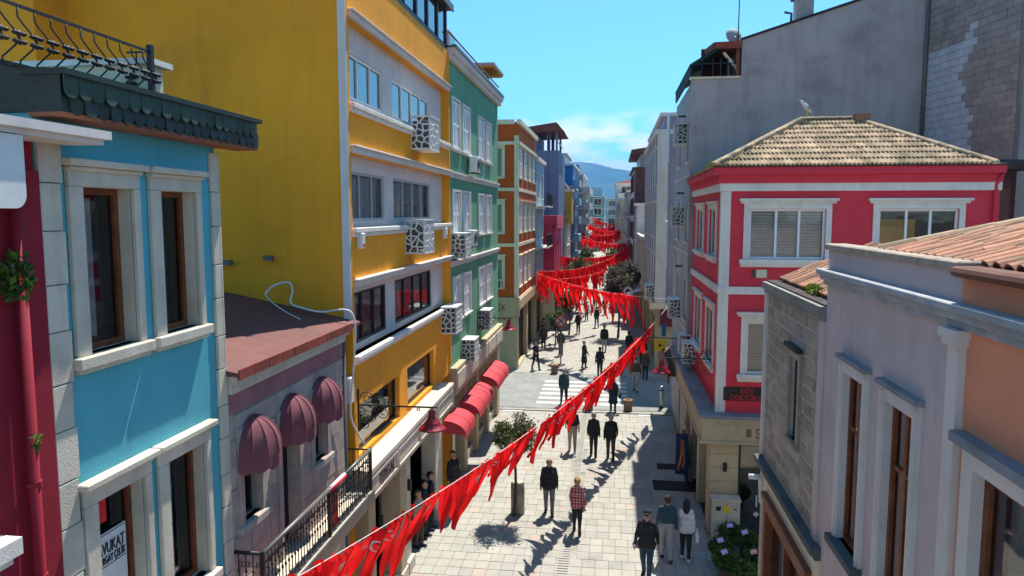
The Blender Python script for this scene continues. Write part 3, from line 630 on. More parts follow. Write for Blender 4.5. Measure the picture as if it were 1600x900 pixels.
b = MB(); b.tube(smooth_path([(-6.9, 13.9, 7.9), (-6.7, 13.8, 7.75), (-6.3, 13.6, 7.58), (-5.9, 13.3, 7.5)]), .012, 5); single('cable', b, M['plasticwhite'], 'thin pale cable lying on the rusty roof by the hose', 'cable', smooth=True)

# ---- balcony over the shop
BX = -4.88
bl = thing('balcony', 'balcony with black iron railing and grey handrail in front of the pink house', 'balcony', (XL, 11.8, 3.7))
b = MB(); b.box(XL + .0, BX + .05, 8.6, 14.25, 3.62, 3.80); part('slab', b, M['greyiron'], bl)
b = MB(); b.box(BX + .05, BX + .08, 8.6, 14.25, 3.58, 3.84); part('edge_beam', b, M['greyiron'], bl)
for i in range(10): part('floor_slab', MB().box(XL + .03, BX + .03, 8.65 + i * .56, 8.65 + i * .56 + .55, 3.8, 3.815), M['marble'], bl)
b = MB(); b.tube([(BX, 9.5, 4.68), (BX, 11.95, 4.68)], .038, 8); part('handrail', b, M['greyiron'], bl, True)
b = MB(); b.tube([(BX, 12.75, 4.68), (BX, 14.25, 4.68)], .038, 8); part('handrail', b, M['greyiron'], bl, True)
b = MB(); b.tube([(BX, 11.95, 4.68), (BX, 12.75, 4.68)], .041, 8); part('painted_handrail', b, M['flagwhite'], bl, True)['label'] = 'white and red painted piece of handrail'
b = MB(); b.tube([(BX + .014, 11.96, 4.665), (BX + .014, 12.74, 4.665)], .038, 8); part('red_stripe', b, M['signred'], bl, True)
b = MB(); b.tube([(XL, 9.5, 4.68), (BX, 9.5, 4.68)], .03, 8); part('handrail', b, M['iron'], bl, True)
b = MB(); b.tube([(XL, 14.22, 4.68), (BX, 14.22, 4.68)], .02, 8); part('handrail', b, M['iron'], bl, True)
for z in (3.88, 4.52): part('rail_bar', MB().bar((BX, 9.5, z), (BX, 14.25, z), .010), M['iron'], bl)
vb = MB(); vb.tube([(0, 0, 0), (0, 0, .82)], .009, 5); vb.lathe([(.009, .30), (.022, .34), (.009, .38)], (0, 0, 0), 6); vb.lathe([(.009, .52), (.022, .55), (.009, .58)], (0, 0, 0), 6); vb = vb.mesh('baluster', M['iron'], True)
scr = MB()
for sgn in (-1, 1):
    scr.tube([(0, sgn * (.05 + .04 * math.cos(a * .5) * (1 - a * .035)) - sgn * .03, .68 + .05 * math.sin(a * .5) * (1 - a * .035)) for a in range(14)], .006, 4)
    scr.tube([(0, sgn * (.05 + .04 * math.cos(a * .5) * (1 - a * .035)) - sgn * .03, .14 + .05 * math.sin(a * .5) * (1 - a * .035)) for a in range(14)], .006, 4)
scr = scr.mesh('scroll', M['iron'], True)
u = 9.55; k = 0
while u < 14.22:
    link('baluster', vb, bl, (BX, u, 3.85)); 
    if k % 2: link('scroll', scr, bl, (BX, u + .055, 3.82))
    u += .112; k += 1
for k in range(4): link('baluster', vb, bl, (XL + .1 + k * .11, 9.5, 3.85)); link('scroll', scr, bl, (XL + .15 + k * .11, 9.5, 3.82), R(90)); link('baluster', vb, bl, (XL + .1 + k * .11, 14.22, 3.85))
for u in (9.5, 12.0, 14.24): part('post', MB().bar((BX, u, 3.8), (BX, u, 4.72), .022), M['iron'], bl)
single('hanging_flag_cloth', MB().box(BX - .03, BX - .02, 12.1, 12.45, 3.9, 4.6), M['signred'], 'red cloth hanging inside the balcony railing', 'cloth')

# ---- yellow building
Y0, Y1 = 14.52, 23.85
t = thing('yellow_building', 'tall yellow building with a huge blank side wall and grey window bands', 'building', (XL - 3, 19, 0))
rows = [(11.62, 13.62, 11.95, 12.90), (9.06, 10.92, 9.36, 10.42), (6.36, 8.16, 6.66, 7.80)]
wins = [(15.05, 17.60), (18.35, 22.20)]
ops = []
for (b0, b1, v0, v1) in rows: ops += [(Y0 + .25, Y1 - .12, b0 + .16, b1 - .16)]
fl_ = [(14.85, 17.95), (18.7, 21.6)]
ops2 = [(a, c, 4.32, 5.42) for a, c in fl_]
b = MB(); wall(b, f, Y0, Y1, 4.2, 14.75, ops + ops2, .22); shell(b, -26, XL, Y0, Y1, 0, 14.75, 'R'); wl = part('wall', b, M['yellow'], t)
# stepped part of the side wall
part('side_wall_step', MB().box(-26, -11.4, Y0 - .9, Y0 - .002, 0, 18), M['yellow'], t); part('upper_side_wall', MB().box(-26, XL - .6, Y0 + .0, Y1, 14.75, 18.5), M['yellow'], t)
for ri, (b0, b1, v0, v1) in enumerate(rows):
    fi = FL(XL - .20); q = MB(); o2 = [(a, c, v0, v1) for a, c in wins]
    wall(q, fi, Y0 + .25, Y1 - .12, b0 + .16, b1 - .16, o2, .10); part('window_panel', q, M['greytrim'], t)
    q = MB(); q.fb(f, Y0 + .16, Y1, b1 - .16, b1 - .04, 0, .10); q.fb(f, Y0 + .12, Y1, b1 - .04, b1, 0, .16); bevel(part('cornice', q, M['greytrim'], t), .01)
    q = MB(); q.fb(f, Y0 + .16, Y1, b0 + .06, b0 + .16, -.19, .12); q.fb(f, Y0 + .16, Y1, b0 - .03, b0 + .06, 0, .07); bevel(part('sill_moulding', q, M['white'], t), .012)
    for wi, (a, c) in enumerate(wins):
        n_ = 3 if wi == 0 else 4
        cols = tuple(i / n_ for i in range(1, n_))
        bl_ = ('halfcurtain', 'curtain', 'posters')[ri]
        if ri == 0 and wi == 1: bl_ = None
        window(t, 'L', XL - .20, (a + c) / 2, v0, c - a, v1 - v0, ('pvc', 'greyframe', 'darkframe')[ri], (G_SKY, G_CLEAR, G_CLEAR)[ri], cols, (), .08, .06, blind=bl_)
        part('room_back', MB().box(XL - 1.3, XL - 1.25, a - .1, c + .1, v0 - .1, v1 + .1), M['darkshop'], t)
for a, c in fl_:
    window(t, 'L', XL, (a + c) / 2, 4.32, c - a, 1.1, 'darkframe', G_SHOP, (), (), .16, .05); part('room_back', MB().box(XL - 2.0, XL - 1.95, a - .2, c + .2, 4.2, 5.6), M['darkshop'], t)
b = MB(); b.box(XL - .12, XL + .045, Y0 - .06, Y0 - .003, 7.3, 18.2); part('downpipe', b, M['greytrim'], t)
b = MB(); b.box(XL + .005, XL + .05, Y0 - .001, Y0 + .06, 4.2, 14.7); part('corner_strip', b, M['yellow'], t)
b = MB(); b.box(XL - .06, XL + .05, Y1 - .06, Y1 + .04, 4.5, 14.6); part('far_downpipe', b, M['yellow'], t)
# glazed attic storey
at = part('attic', MB().box(XL - .6, XL - .02, 17.6, Y1, 14.76, 14.9), M['darkframe'], t)
for i in range(5):
    u = 17.7 + i * 1.23; part('attic_pane', MB().fb(f, u + .07, u + 1.16, 14.95, 15.95, -.08, -.05), G_SKY, at); part('attic_post', MB().fb(f, u - .06, u + .06, 14.9, 16.05, -.12, 0), M['darkframe'], at)
part('attic_back', MB().box(XL - .58, XL - .5, 17.6, Y1, 14.9, 16.0), M['black'], at); part('attic_end', MB().box(XL - .5, XL, Y1 - .1, Y1, 14.9, 16.0), M['darkframe'], at); part('attic_end', MB().box(XL - .5, XL, 17.58, 17.66, 14.9, 16.0), M['darkframe'], at)
part('attic_roof', MB().box(XL - 4, XL + .14, 17.4, Y1 + .15, 16.02, 16.22), M['darkframe'], t); part('attic_roof_edge', MB().box(XL + .141, XL + .19, 17.4, Y1 + .2, 16.0, 16.2), M['greyiron'], t)
# things fixed to the side wall
b = MB(); b.tube([(-11.0, Y0 - .10, 12.55), (-10.45, Y0 - .14, 12.42)], .085, 10); single('wall_pipe_stub', b, M['greyiron'], 'short grey duct stub on the blank yellow side wall above the railing', 'duct', smooth=True)
b = MB(); b.lathe([(.10, -.03), (.10, .03)], (0, 0, 0), 14); o = single('wall_vent', b, M['acgrey'], 'small dark round vent at the end of the duct on the yellow wall', 'vent', loc=(-10.33, Y0 - .035, 12.33)); o.rotation_euler = (R(90), 0, 0)
single('wall_box', MB().box(-11.95, -11.75, Y0 - 1.05, Y0 - .91, 12.25, 12.45), M['acgrey'], 'small dark box fixed to the yellow wall behind the railing', 'box')
for i, (x, z) in enumerate(((-7.95, 8.45), (-7.05, 8.55))):
    q = thing('floodlight', ('small floodlight low on the yellow wall, left of the pair', 'small floodlight low on the yellow wall, right of the pair')[i], 'lamp', (x, Y0, z)); part('housing', MB().box(x - .09, x + .09, Y0 - .16, Y0 - .06, z, z + .10), M['greyiron'], q); part('bracket', MB().box(x - .02, x + .02, Y0 - .07, Y0, z + .03, z + .07), M['acgrey'], q)
for i, (u, z) in enumerate(((15.05, 8.78), (23.0, 8.75))):
    q = thing('security_camera', ('white alarm box on the yellow facade near its corner', 'small white box on the yellow facade beside the green building')[i], 'alarm box', f(u, z, 0)); bevel(part('case', MB().fb(f, u - .12, u + .12, z, z + .34, 0, .14), M['plasticwhite'], q), .03); part('lens', MB().fb(f, u - .05, u + .05, z + .04, z + .1, .14, .15), M['signred'], q)

# shop ledge and sign under the yellow building
XS = -4.90; fs_ = FL(XS)
t = thing('shop', 'cream stone shop front with a lettered fascia under the yellow building', 'shop', (XL, 18, 0))
b = MB(); b.box(XL - .05, XS, 14.26, 22.45, 4.08, 4.20); bevel(part('ledge_top', b, M['marble'], t), .015)
b = MB(); b.box(XL - .4, XS - .03, 14.28, 22.43, 3.46, 4.075); part('fascia', b, M['marble'], t)
for i in range(4):
    u = 14.36 + i * 2.02; q = MB(); q.fb(fs_, u, u + 1.92, 3.56, 3.60, -.03, -.005); q.fb(fs_, u, u + 1.92, 3.96, 4.0, -.03, -.005); q.fb(fs_, u, u + .04, 3.6, 3.96, -.03, -.005); q.fb(fs_, u + 1.88, u + 1.92, 3.6, 3.96, -.03, -.005); part('panel_frame', q, M['marble'], t)
lettering(t, 'TERGAL', .34, M['lettergrey'], 'L', (XS - .02, 15.5, 3.66), sx=.95)
for i, (u0, u1) in enumerate(((13.0, 13.5), (15.3, 15.75), (17.55, 18.1), (18.1, 18.7), (21.55, 21.95), (22.05, 22.45))):
    z = 0; q = MB(); q.box(XL - .42, -5.30, u0, u1, 0, 3.46)
    if i == 2: q = MB(); q.box(XL - .42, -5.24, u0, u1, 0, 3.46)
    bevel(part('pillar', q, M['beige' if i in (1, 2) else 'marble'], t), .02); part('pillar_base', MB().box(XL - .45, -5.20, u0 - .03, u1 + .03, 0, .3), M['marble'], t)
b = MB(); shell(b, -10, XL - .43, 8.6, 23.85, 0, 3.6, 'R'); b.quad((-10, 8.6, .003), (XL - .4, 8.6, .003), (XL - .4, 23.85, .003), (-10, 23.85, .003)); part('shop_interior', b, M['darkshop'], t)
for u in (18.4, 16.0): part('wall_lamp', MB().box(-5.29, -5.2, u - .04, u + .04, 2.2, 2.5), M['iron'], t)
b = MB(); b.box(-6.3, -6.25, 18.75, 21.5, 0.1, 3.4); part('shop_glazing', b, G_SHOP, t)
for u in (18.76, 19.8, 20.8): part('glazing_bar', MB().box(-6.32, -6.22, u, u + .05, .05, 3.4), M['darkframe'], t)
# front wall under the balcony
b = MB(); wall(b, FL(XL), 8.6, 13.0, 0, 3.6, [(9.2, 12.6, 0, 3.0)], .3); part('balcony_shop_wall', b, M['beige'], t)
# ---- lattice covers over air conditioners
def lattice_mesh(w_, h_, d_, seed):
    rr = random.Random(seed); q = MB()
    def face(org, ex, ey, W, H, nn):          # bars along the edges of irregular cells
        nx, ny = max(3, round(W / .15)), max(4, round(H / .15)); pts = [((i + rr.uniform(.08, .92)) / nx * W, (j + rr.uniform(.08, .92)) / ny * H) for i in range(nx) for j in range(ny)]; seen = set()
        for k, (px_, py_) in enumerate(pts):
            poly = [(0, 0), (W, 0), (W, H), (0, H)]
            for k2, (qx, qy) in enumerate(pts):
                if k2 == k: continue
                dx, dy = qx - px_, qy - py_; c0 = ((qx * qx + qy * qy) - (px_ * px_ + py_ * py_)) / 2; out = []
                for a, b_ in zip(poly, poly[1:] + poly[:1]):
                    da = a[0] * dx + a[1] * dy - c0; db = b_[0] * dx + b_[1] * dy - c0
                    if da <= 0: out.append(a)
                    if (da < 0 < db) or (db < 0 < da): t = da / (da - db); out.append((a[0] + (b_[0] - a[0]) * t, a[1] + (b_[1] - a[1]) * t))
                poly = out
                if len(poly) < 3: break
            for a, b_ in zip(poly, poly[1:] + poly[:1]):
                key = (round((a[0] + b_[0]) * 100), round((a[1] + b_[1]) * 100))
                if key in seen: continue
                seen.add(key); q.bar(Vector(org) + Vector(ex) * a[0] + Vector(ey) * a[1], Vector(org) + Vector(ex) * b_[0] + Vector(ey) * b_[1], .018)
    face((-w_ / 2, -d_, 0), (1, 0, 0), (0, 0, 1), w_, h_, 0); face((-w_ / 2, -d_, 0), (0, 1, 0), (0, 0, 1), d_, h_, 0); face((w_ / 2, -d_, 0), (0, 1, 0), (0, 0, 1), d_, h_, 0)
    return q.mesh('lattice', M['plasticwhite'])
LAT = [lattice_mesh(.95, .80, .48, 1), lattice_mesh(.95, .80, .48, 2), lattice_mesh(.95, .80, .48, 3)]
INNER = MB().box(-.40, .40, -.36, -.02, .08, .70).mesh('inner_unit', M['greyiron']); LTOP = MB().box(-.50, .50, -.51, 0, .80, .83).mesh('top_plate', M['plasticwhite']); LBOT = MB().box(-.49, .49, -.50, 0, -.03, 0).mesh('bottom_plate', M['plasticwhite'])
NLAT = [0]
def lattice_ac(label, loc, side, sc=1.0):
    a = thing('air_conditioner_cover', label, 'air conditioner cover', loc, 'white lattice covers over the air conditioners'); a.rotation_euler = (0, 0, rot_of(side)); a.scale = (sc, sc, sc); NLAT[0] += 1
    link('lattice', LAT[NLAT[0] % 3], a, local=True); link('inner_unit', INNER, a, local=True); link('top_plate', LTOP, a, local=True); link('bottom_plate', LBOT, a, local=True)
    return a
lattice_ac('white lattice cover high on the yellow facade under the top windows', f(19.9, 11.25, 0), 'L', 1.05)
lattice_ac('white lattice cover on the yellow facade between the second and third window bands', f(19.2, 8.5, 0), 'L', 1.05)
lattice_ac('white lattice cover at the far edge of the yellow facade by the green building', f(23.1, 5.75, 0), 'L', 1.0)
lattice_ac('white lattice cover on the green facade beside the bare unit', f(24.7, 8.05, 0), 'L', 1.0)
lattice_ac('white lattice cover low on the green facade behind the scroll bracket', f(29.6, 4.85, 0), 'L', .95)
lattice_ac('white lattice cover low on the green facade over the red awnings', f(26.3, 4.2, .0), 'L', .95)
ac_unit('bare air conditioner on the green facade under the top windows', (XL + .26, 27.3, 11.05), R(90)); ac_unit('bare air conditioner on the green facade beside the lattice cover', (XL + .26, 26.6, 8.35), R(90))

# ---- green building
Y0, Y1 = 23.9, 34.4
t = thing('green_building', 'green rendered building with white shuttered windows and red awnings below', 'building', (XL - 3, 29, 0))
uc = [25.1, 26.85, 29.95, 31.75]; WD = 1.22
rws = [(11.72, 1.62), (8.72, 1.55), (5.85, 1.45)]
ops = [(u - WD / 2, u + WD / 2, v0, v0 + ht) for v0, ht in rws for u in uc]
b = MB(); wall(b, f, Y0, Y1, 4.3, 14.62, ops, .12); shell(b, -18, XL, Y0, Y1, 0, 14.62, 'R'); part('wall', b, M['green'], t)
for v0, ht in rws:
    for u in uc: window(t, 'L', XL, u, v0, WD, ht, 'pvc', None, (.5,), (), .12, .06, surround=(.09, .05), sill=(.10, .06, .14), shut='pvc', blind='curtain')
for z in (10.72, 7.74):
    q = MB(); q.fb(f, Y0, Y1, z, z + .14, 0, .07); q.fb(f, Y0, Y1, z + .14, z + .2, 0, .12); part('string_course', q, M['greytrim'], t)
q = MB(); q.fb(f, Y0, Y1 + .1, 14.5, 14.68, -.1, .16); q.fb(f, Y0, Y1 + .1, 14.68, 14.86, -.1, .26); part('cornice', q, M['greytrim'], t)
part('gutter', MB().fb(f, Y0, Y1 + .1, 14.86, 14.96, .10, .30), M['greyiron'], t)
b = MB(); b.add([f(Y0, 14.9, .1), f(Y1, 14.9, .1), f(Y1, 16.2, -4), f(Y0, 16.2, -4)], [(0, 1, 2, 3)]); rf = part('roof', b, M['roofred'], t)
q = MB(); q.fb(f, 25.2, 26.3, 15.0, 15.75, -.9, -.25); part('skylight', q, M['greyframe'], rf); part('skylight_pane', MB().fb(f, 25.3, 26.2, 15.1, 15.65, -.25, -.24), G_SKY, rf)
q = MB(); q.tube([f(Y0, 15.35, .05), f(Y1, 15.35, .05)], .03, 6); part('ridge_pipe', q, M['greyiron'], rf, True)
# rooftop room with yellow soffit at the far end
q = MB(); q.box(-9, XL + .1, 34.6, 36.0, 0, .01)
t2 = thing('roof_pavilion', 'small glazed roof room with an ochre soffit behind the green building', 'roof room', (-6.2, 33.5, 14.9))
part('glazing', MB().box(-8, -5.75, 32.6, 34.2, 14.9, 15.85), G_SKY, t2); part('soffit', MB().box(-8.2, -5.2, 32.3, 34.9, 15.86, 15.93), M['ochre'], t2); part('roof', MB().box(-8.2, -5.15, 32.25, 34.95, 15.93, 16.05), M['fargrey'], t2)
for u in (32.62, 33.4, 34.15): part('post', MB().box(-5.78, -5.70, u, u + .06, 14.9, 15.86), M['pvc'], t2)
for zz in (14.7,): pass
# ground floor
q = MB(); q.box(XL - .3, -5.12, Y0 - .0, Y1, 3.42, 4.34); bevel(part('fascia', q, M['beige'], t), .02)
for i in range(5): part('fascia_panel', MB().fb(FL(-5.12), Y0 + .1 + i * 2.08, Y0 + 2.0 + i * 2.08, 3.62, 4.16, 0, .03), M['marble'], t)
for u0, u1 in ((23.9, 24.35), (26.0, 26.5), (28.4, 28.9), (31.0, 31.5), (33.7, 34.4)): bevel(part('pillar', MB().box(XL - .4, -5.28, u0, u1, 0, 3.42), M['beige'], t), .02)
q = MB(); q.box(-6.0, -5.96, Y0, Y1, .3, 3.4); part('shop_glazing', q, G_SHOP, t)
q = MB(); shell(q, -10, -6.0, Y0, Y1, 0, 3.5, 'R'); part('shop_interior', q, M['darkshop'], t)
part('plinth', MB().box(-6.05, -5.45, Y0, Y1, 0, .35), M['marble'], t)
def barrel_awning(label, u0, u1, z0=2.50, D=.72, Hh=.42):
    a = thing('barrel_awning', label, 'awning', (-5.3, (u0 + u1) / 2, z0), 'red barrel awnings on the green building')
    xb = -5.27; n_ = 10; pr = [(xb + D * math.sin(math.pi / 2 * i / n_), z0 + Hh * math.cos(math.pi / 2 * i / n_)) for i in range(n_ + 1)] + [(xb + D + .01, z0 - .16)]
    k = max(2, round((u1 - u0) / 1.1))
    for j in range(k):
        a0 = u0 + (u1 - u0) * j / k; a1 = u0 + (u1 - u0) * (j + 1) / k; q = MB(); vs = []
        for x, z in pr: vs += [(x, a0, z), (x, a1, z)]
        q.add(vs, [(2 * i, 2 * i + 2, 2 * i + 3, 2 * i + 1) for i in range(len(pr) - 1)]); part('canvas', q, M['awnred'], a, True)
        part('rib', MB().tube([(x, a0, z) for x, z in pr], .014, 5), M['awnred'], a, True)
    for u in (u0, u1): q = MB(); q.add([(xb, u, z0)] + [(x, u, z) for x, z in pr[:-1]], [tuple(range(n_ + 2))]); part('end_cheek', q, M['awnred'], a)
    return a
barrel_awning('red barrel awning nearest the lettered shop fascia', 22.5, 24.2); barrel_awning('red barrel awning, middle and longest of the three', 24.95, 28.2); barrel_awning('red barrel awning nearest the side street', 29.2, 32.5)

# ---- ornate lamp brackets
def lamp_bracket(label, base, side, L_=1.75, z=0):
    a = thing('bracket_lamp', label, 'street lamp', base, 'red bell lamps on scrolled iron brackets'); a.rotation_euler = (0, 0, rot_of(side))   # local -y outwards
    q = MB(); q.bar((0, 0, -.55), (0, 0, .35), .018); part('wall_bar', q, M['iron'], a, local=True)
    part('arm', MB().bar((0, 0, 0), (0, -L_, .0), .016), M['iron'], a, local=True)
    def spiral(cy, cz, r0, turns, a0, dirn):
        pts = []
        for i in range(int(turns * 12) + 1):
            th = a0 + dirn * i * math.pi / 6; rr = r0 * (1 - i / (turns * 12 + 4)); pts.append((0, cy + rr * math.cos(th), cz + rr * math.sin(th)))
        return pts
    for cy, cz, r0, tn, a0, dr_ in ((-.20, .15, .16, 1.6, 0, 1), (-.42, .10, .10, 1.4, 3.14, -1), (-.22, -.22, .20, 1.7, 1.57, 1), (-.55, -.16, .15, 1.6, 1.57, -1), (-.12, -.42, .12, 1.4, 1.57, 1), (-.85, -.06, .06, 1.2, 1.57, 1), (-1.1, -.05, .05, 1.2, 1.57, -1), (-1.3, -.05, .045, 1.2, 1.57, 1), (-.70, .07, .07, 1.2, 3.14, 1)):
        part('scroll', MB().tube(spiral(cy, cz, r0, tn, a0, dr_), .011, 5), M['iron'], a, True, local=True)
    part('hanger', MB().tube([(0, -L_ + .12, 0), (0, -L_ + .12, -.08)], .014, 6), M['iron'], a, local=True)
    part('lamp_shade', MB().lathe([(.045, -.05), (.075, -.07), (.075, -.19), (.09, -.21), (.09, -.23), (.115, -.26), (.15, -.31), (.165, -.32), (.165, -.335), (.21, -.38), (.265, -.43), (.295, -.45), (.295, -.463), (.265, -.458), (.09, -.41)], (0, -L_ + .12, 0), 20), M['lamp'], a, True, local=True)
    return a
lamp_bracket('red bell lamp on a scrolled iron bracket on the yellow building', f(14.75, 5.47, .05), 'L', 1.72)
lamp_bracket('red bell lamp on a scrolled iron bracket on the green building', f(29.0, 5.35, .0), 'L', 1.4)

# ---- generic building for the rest of the street
def block(name, label, side, xs, y0, y1, depth, z1, m, floors, bays, trim='white', fbays=0, win=(1.1, 1.5), z0=3.6, fstep=None, base='beige', frame='pvc', gm=None, bands=True, roof='flat', shopcol='darkshop', front_m=None, wz=.75, fx=None, cat='building', hood=None, blind=None, shut=None, fwd=None):
    """street building: 'L' stands left of the street (faces +X), 'R' right of it; its near end wall faces the camera"""
    x0, x1 = (xs - depth, xs) if side == 'L' else (xs, xs + depth)
    t = thing(name, label, cat, ((x0 + x1) / 2, (y0 + y1) / 2, 0)); fr = FL(xs) if side == 'L' else FRt(xs); ff = FF(y0)
    st = fstep or (z1 - .5 - z0) / floors; wd, ht = win; ht = min(ht, st * .68)
    su = [y0 + (y1 - y0) * (i + .5) / bays for i in range(bays)]
    ops = [(u - wd / 2, u + wd / 2, z0 + st * k + wz, z0 + st * k + wz + ht) for k in range(floors) for u in su]
    gw = (y1 - y0) / max(1, bays // 2); gops = [(y0 + gw * i + .4, y0 + gw * (i + 1) - .4, .1, z0 - .75) for i in range(max(1, bays // 2))]
    b = MB(); wall(b, fr, y0, y1, z0, z1, ops, .12)
    fops = []
    if fbays:
        fx0, fx1 = fx or (x0, x1); fu = [fx0 + (fx1 - fx0) * (i + .5) / fbays for i in range(fbays)]
        fw2 = fwd or wd
        fops = [(u - fw2 / 2, u + fw2 / 2, z0 + st * k + wz, z0 + st * k + wz + ht) for k in range(floors) for u in fu]
    if front_m: q = MB(); wall(q, ff, x0, x1, z0, z1, fops, .12); part('end_wall', q, front_m, t)
    else: wall(b, ff, x0, x1, z0, z1, fops, .12)
    shell(b, x0, x1, y0, y1, z0, z1, 'F' + ('R' if side == 'L' else 'L')); part('wall', b, m, t)
    q = MB(); wall(q, fr, y0, y1, 0, z0, gops, .25); wall(q, ff, x0, x1, 0, z0, (), .2); part('ground_floor', q, M[base], t)
    xi = xs - .3 if side == 'L' else xs + .3
    q = MB(); q.quad((xi, y0, 0), (xi, y1, 0), (xi, y1, z0), (xi, y0, z0)); part('shop_back', q, M[shopcol], t)
    q = MB(); q.fb(fr, y0, y1, z0 - .62, z0 - .02, .002, .12); part('shop_fascia', q, M[base], t)
    for k in range(floors):
        for u in su: window(t, side, xs, u, z0 + st * k + wz, wd, ht, frame, gm, (.5,), (), .12, .07, surround=(.10, .04), sill=(.08, .06, .14), sm=trim, hood=hood, blind=blind, shut=shut)
        if fbays:
            for u in fu: window(t, 'F', y0, u, z0 + st * k + wz, fw2, ht, frame, gm, (.5,), (), .12, .07, surround=(.14, .04), sill=(.08, .06, .14), sm=trim, hood=hood, blind=blind)
        if bands:
            q = MB(); q.fb(fr, y0 - .06, y1, z0 + st * k - .1, z0 + st * k + .1, 0, .06); q.fb(ff, x0, x1 - (.06 if side == 'L' else 0), z0 + st * k - .1, z0 + st * k + .1, 0, .059); part('string_course', q, M[trim], t)
    q = MB(); q.fb(fr, y0 - .2, y1, z1 - .15, z1 + .12, -.05, .2); q.fb(ff, x0, x1 - (.2 if side == 'L' else 0) + (.0), z1 - .151, z1 + .119, 0, .199); part('cornice', q, M[trim], t)
    if roof == 'tiled':
        xm = (x0 + x1) / 2; q = MB(); q.add([(x0 - .2, y0 - .3, z1 + .1), (x1 + .2, y0 - .3, z1 + .1), (x1 + .2, y1, z1 + .1), (x0 - .2, y1, z1 + .1), (xm, y0 + 1.5, z1 + 1.6), (xm, y1 - 1, z1 + 1.6)], [(0, 1, 4), (1, 2, 5, 4), (2, 3, 5), (3, 0, 4, 5)]); part('roof', q, M['roofred'], t)
    return t, fr, ff, st
# orange corner building
XO = -5.66
t, fr, ff, st = block('orange_building', 'burnt orange corner building with white trim across the side street', 'L', XO, 44.3, 54.4, 9, 15.0, M['orange'], 3, 4, 'cream', 3, (1.5, 1.75), 4.3, 3.35, 'beige', blind='curtain', fx=(-12.2, -5.95), hood=(.12, .14, .18), shut='pvc', fwd=.8)
q = MB(); q.box(XO - .22, XO + .03, 44.27, 44.52, 4.3, 14.2); part('corner_pilaster', q, M['cream'], t)
q = MB(); q.fb(fr, 44.2, 54.4, 13.65, 13.85, 0, .14); q.fb(ff, -14.5, XO - .0, 13.651, 13.849, 0, .139); part('frieze_band', q, M['cream'], t)
sg = lettering(t, 'İK', .62, M['letter'], 'F', (XO - .95, 44.3 - .21, 3.62), sx=.8)
q = MB(); q.box(XO - 6, XO + .12, 44.1, 44.3 - .002, 3.3, 4.45); part('sign_fascia', q, M['beige'], t)
ac_unit('air conditioner on the end wall of the orange building above the shop sign', (-7.05, 44.05, 5.0), 0); 
# ---- left side of the street beyond the orange building
t, fr, ff, st = block('blue_balcony_house', 'narrow light blue house with small balconies behind the orange building', 'L', -5.6, 54.5, 60.5, 8, 13.6, M['skyblue'], 3, 2, 'white', 0, (1.3, 1.8), 3.8)
for k in range(3):
    q = MB(); q.fb(fr, 54.9, 59.9, 3.8 + st * k + .05, 3.8 + st * k + .15, 0, .8); sl = part('balcony_slab', q, M['white'], t)
    for i in range(12): part('balcony_bar', MB().bar(fr(55 + i * .43, 3.8 + st * k + .15, .77), fr(55 + i * .43, 3.8 + st * k + 1.05, .77), .02), M['iron'], sl)
    part('balcony_rail', MB().bar(fr(54.95, 3.8 + st * k + 1.05, .77), fr(59.85, 3.8 + st * k + 1.05, .77), .03), M['iron'], sl)
t, fr, ff, st = block('pink_shop_house', 'low bright pink house next to the blue balcony house', 'L', -4.7, 60.8, 68.5, 6, 8.5, M['hotpink'], 1, 3, 'hotpink', 2, (.9, 2.8), 3.7, None, 'cream', bands=True, wz=.7)
q = MB(); q.box(-10.7, -4.5, 60.5, 68.6, 8.65, 9.4); part('parapet', q, M['hotpink'], t)
# slate blue stair tower with open roof
t = thing('slate_tower', 'tall slate blue clad block with an open roof shelter', 'building', (-8, 72, 0))
q = MB(); shell(q, -14, -5.0, 69.0, 78, 0, 15.4); part('wall', q, M['bluegrey'], t)
for i in range(7): part('cladding_seam', MB().box(-12.9 + i * 1.15, -12.86 + i * 1.15, 68.95, 69.0, 0, 15.4), M['bluegrey'], t)
for x in (-5.2, -5.9, -6.0, -8.7): 
    for y in (69.1, 74.0): part('roof_post', MB().box(x - .1, x + .1, y - .1, y + .1, 15.4, 17.2), M['bluegrey'], t)
q = MB(); q.hexa([(-10, 68.4, 16.9), (-4.5, 68.4, 17.1), (-4.5, 76, 17.1), (-10, 76, 16.9), (-10, 68.4, 17.2), (-5.2, 68.4, 17.9), (-5.2, 76, 17.9), (-10, 76, 17.2)]); part('shelter_roof', q, M['brown'], t)
q = MB(); q.box(-10, -7.0, 69.4, 76, 15.4, 16.9); part('shelter_wall', q, M['bluegrey'], t)
part('railing', MB().box(-5.12, -5.06, 69.1, 76, 16.1, 16.2), M['steel'], t)
WH = dict(win=(1.3, 1.7))
t, fr, ff, st = block('ochre_house', 'small house with an ochre bay above a cream shop', 'L', -4.9, 79, 86, 7, 9.2, M['cream'], 2, 3, 'white', 1, (1.0, 1.5), 3.4)
q = MB(); q.box(-9, -4.3, 78.6, 81.8, 8.6, 11.9); part('ochre_bay', q, M['ochre'], t); q = MB(); q.box(-9.1, -4.2, 78.5, 81.9, 11.9, 12.2); part('bay_cornice', q, M['cream'], t)
t, fr, ff, st = block('brown_roof_house', 'house with a dark brown mansard roof and pale balconies', 'L', -5.3, 86.5, 96, 8, 12.0, M['mauve'], 3, 4, 'white', 1, (1.4, 1.7), 3.5)
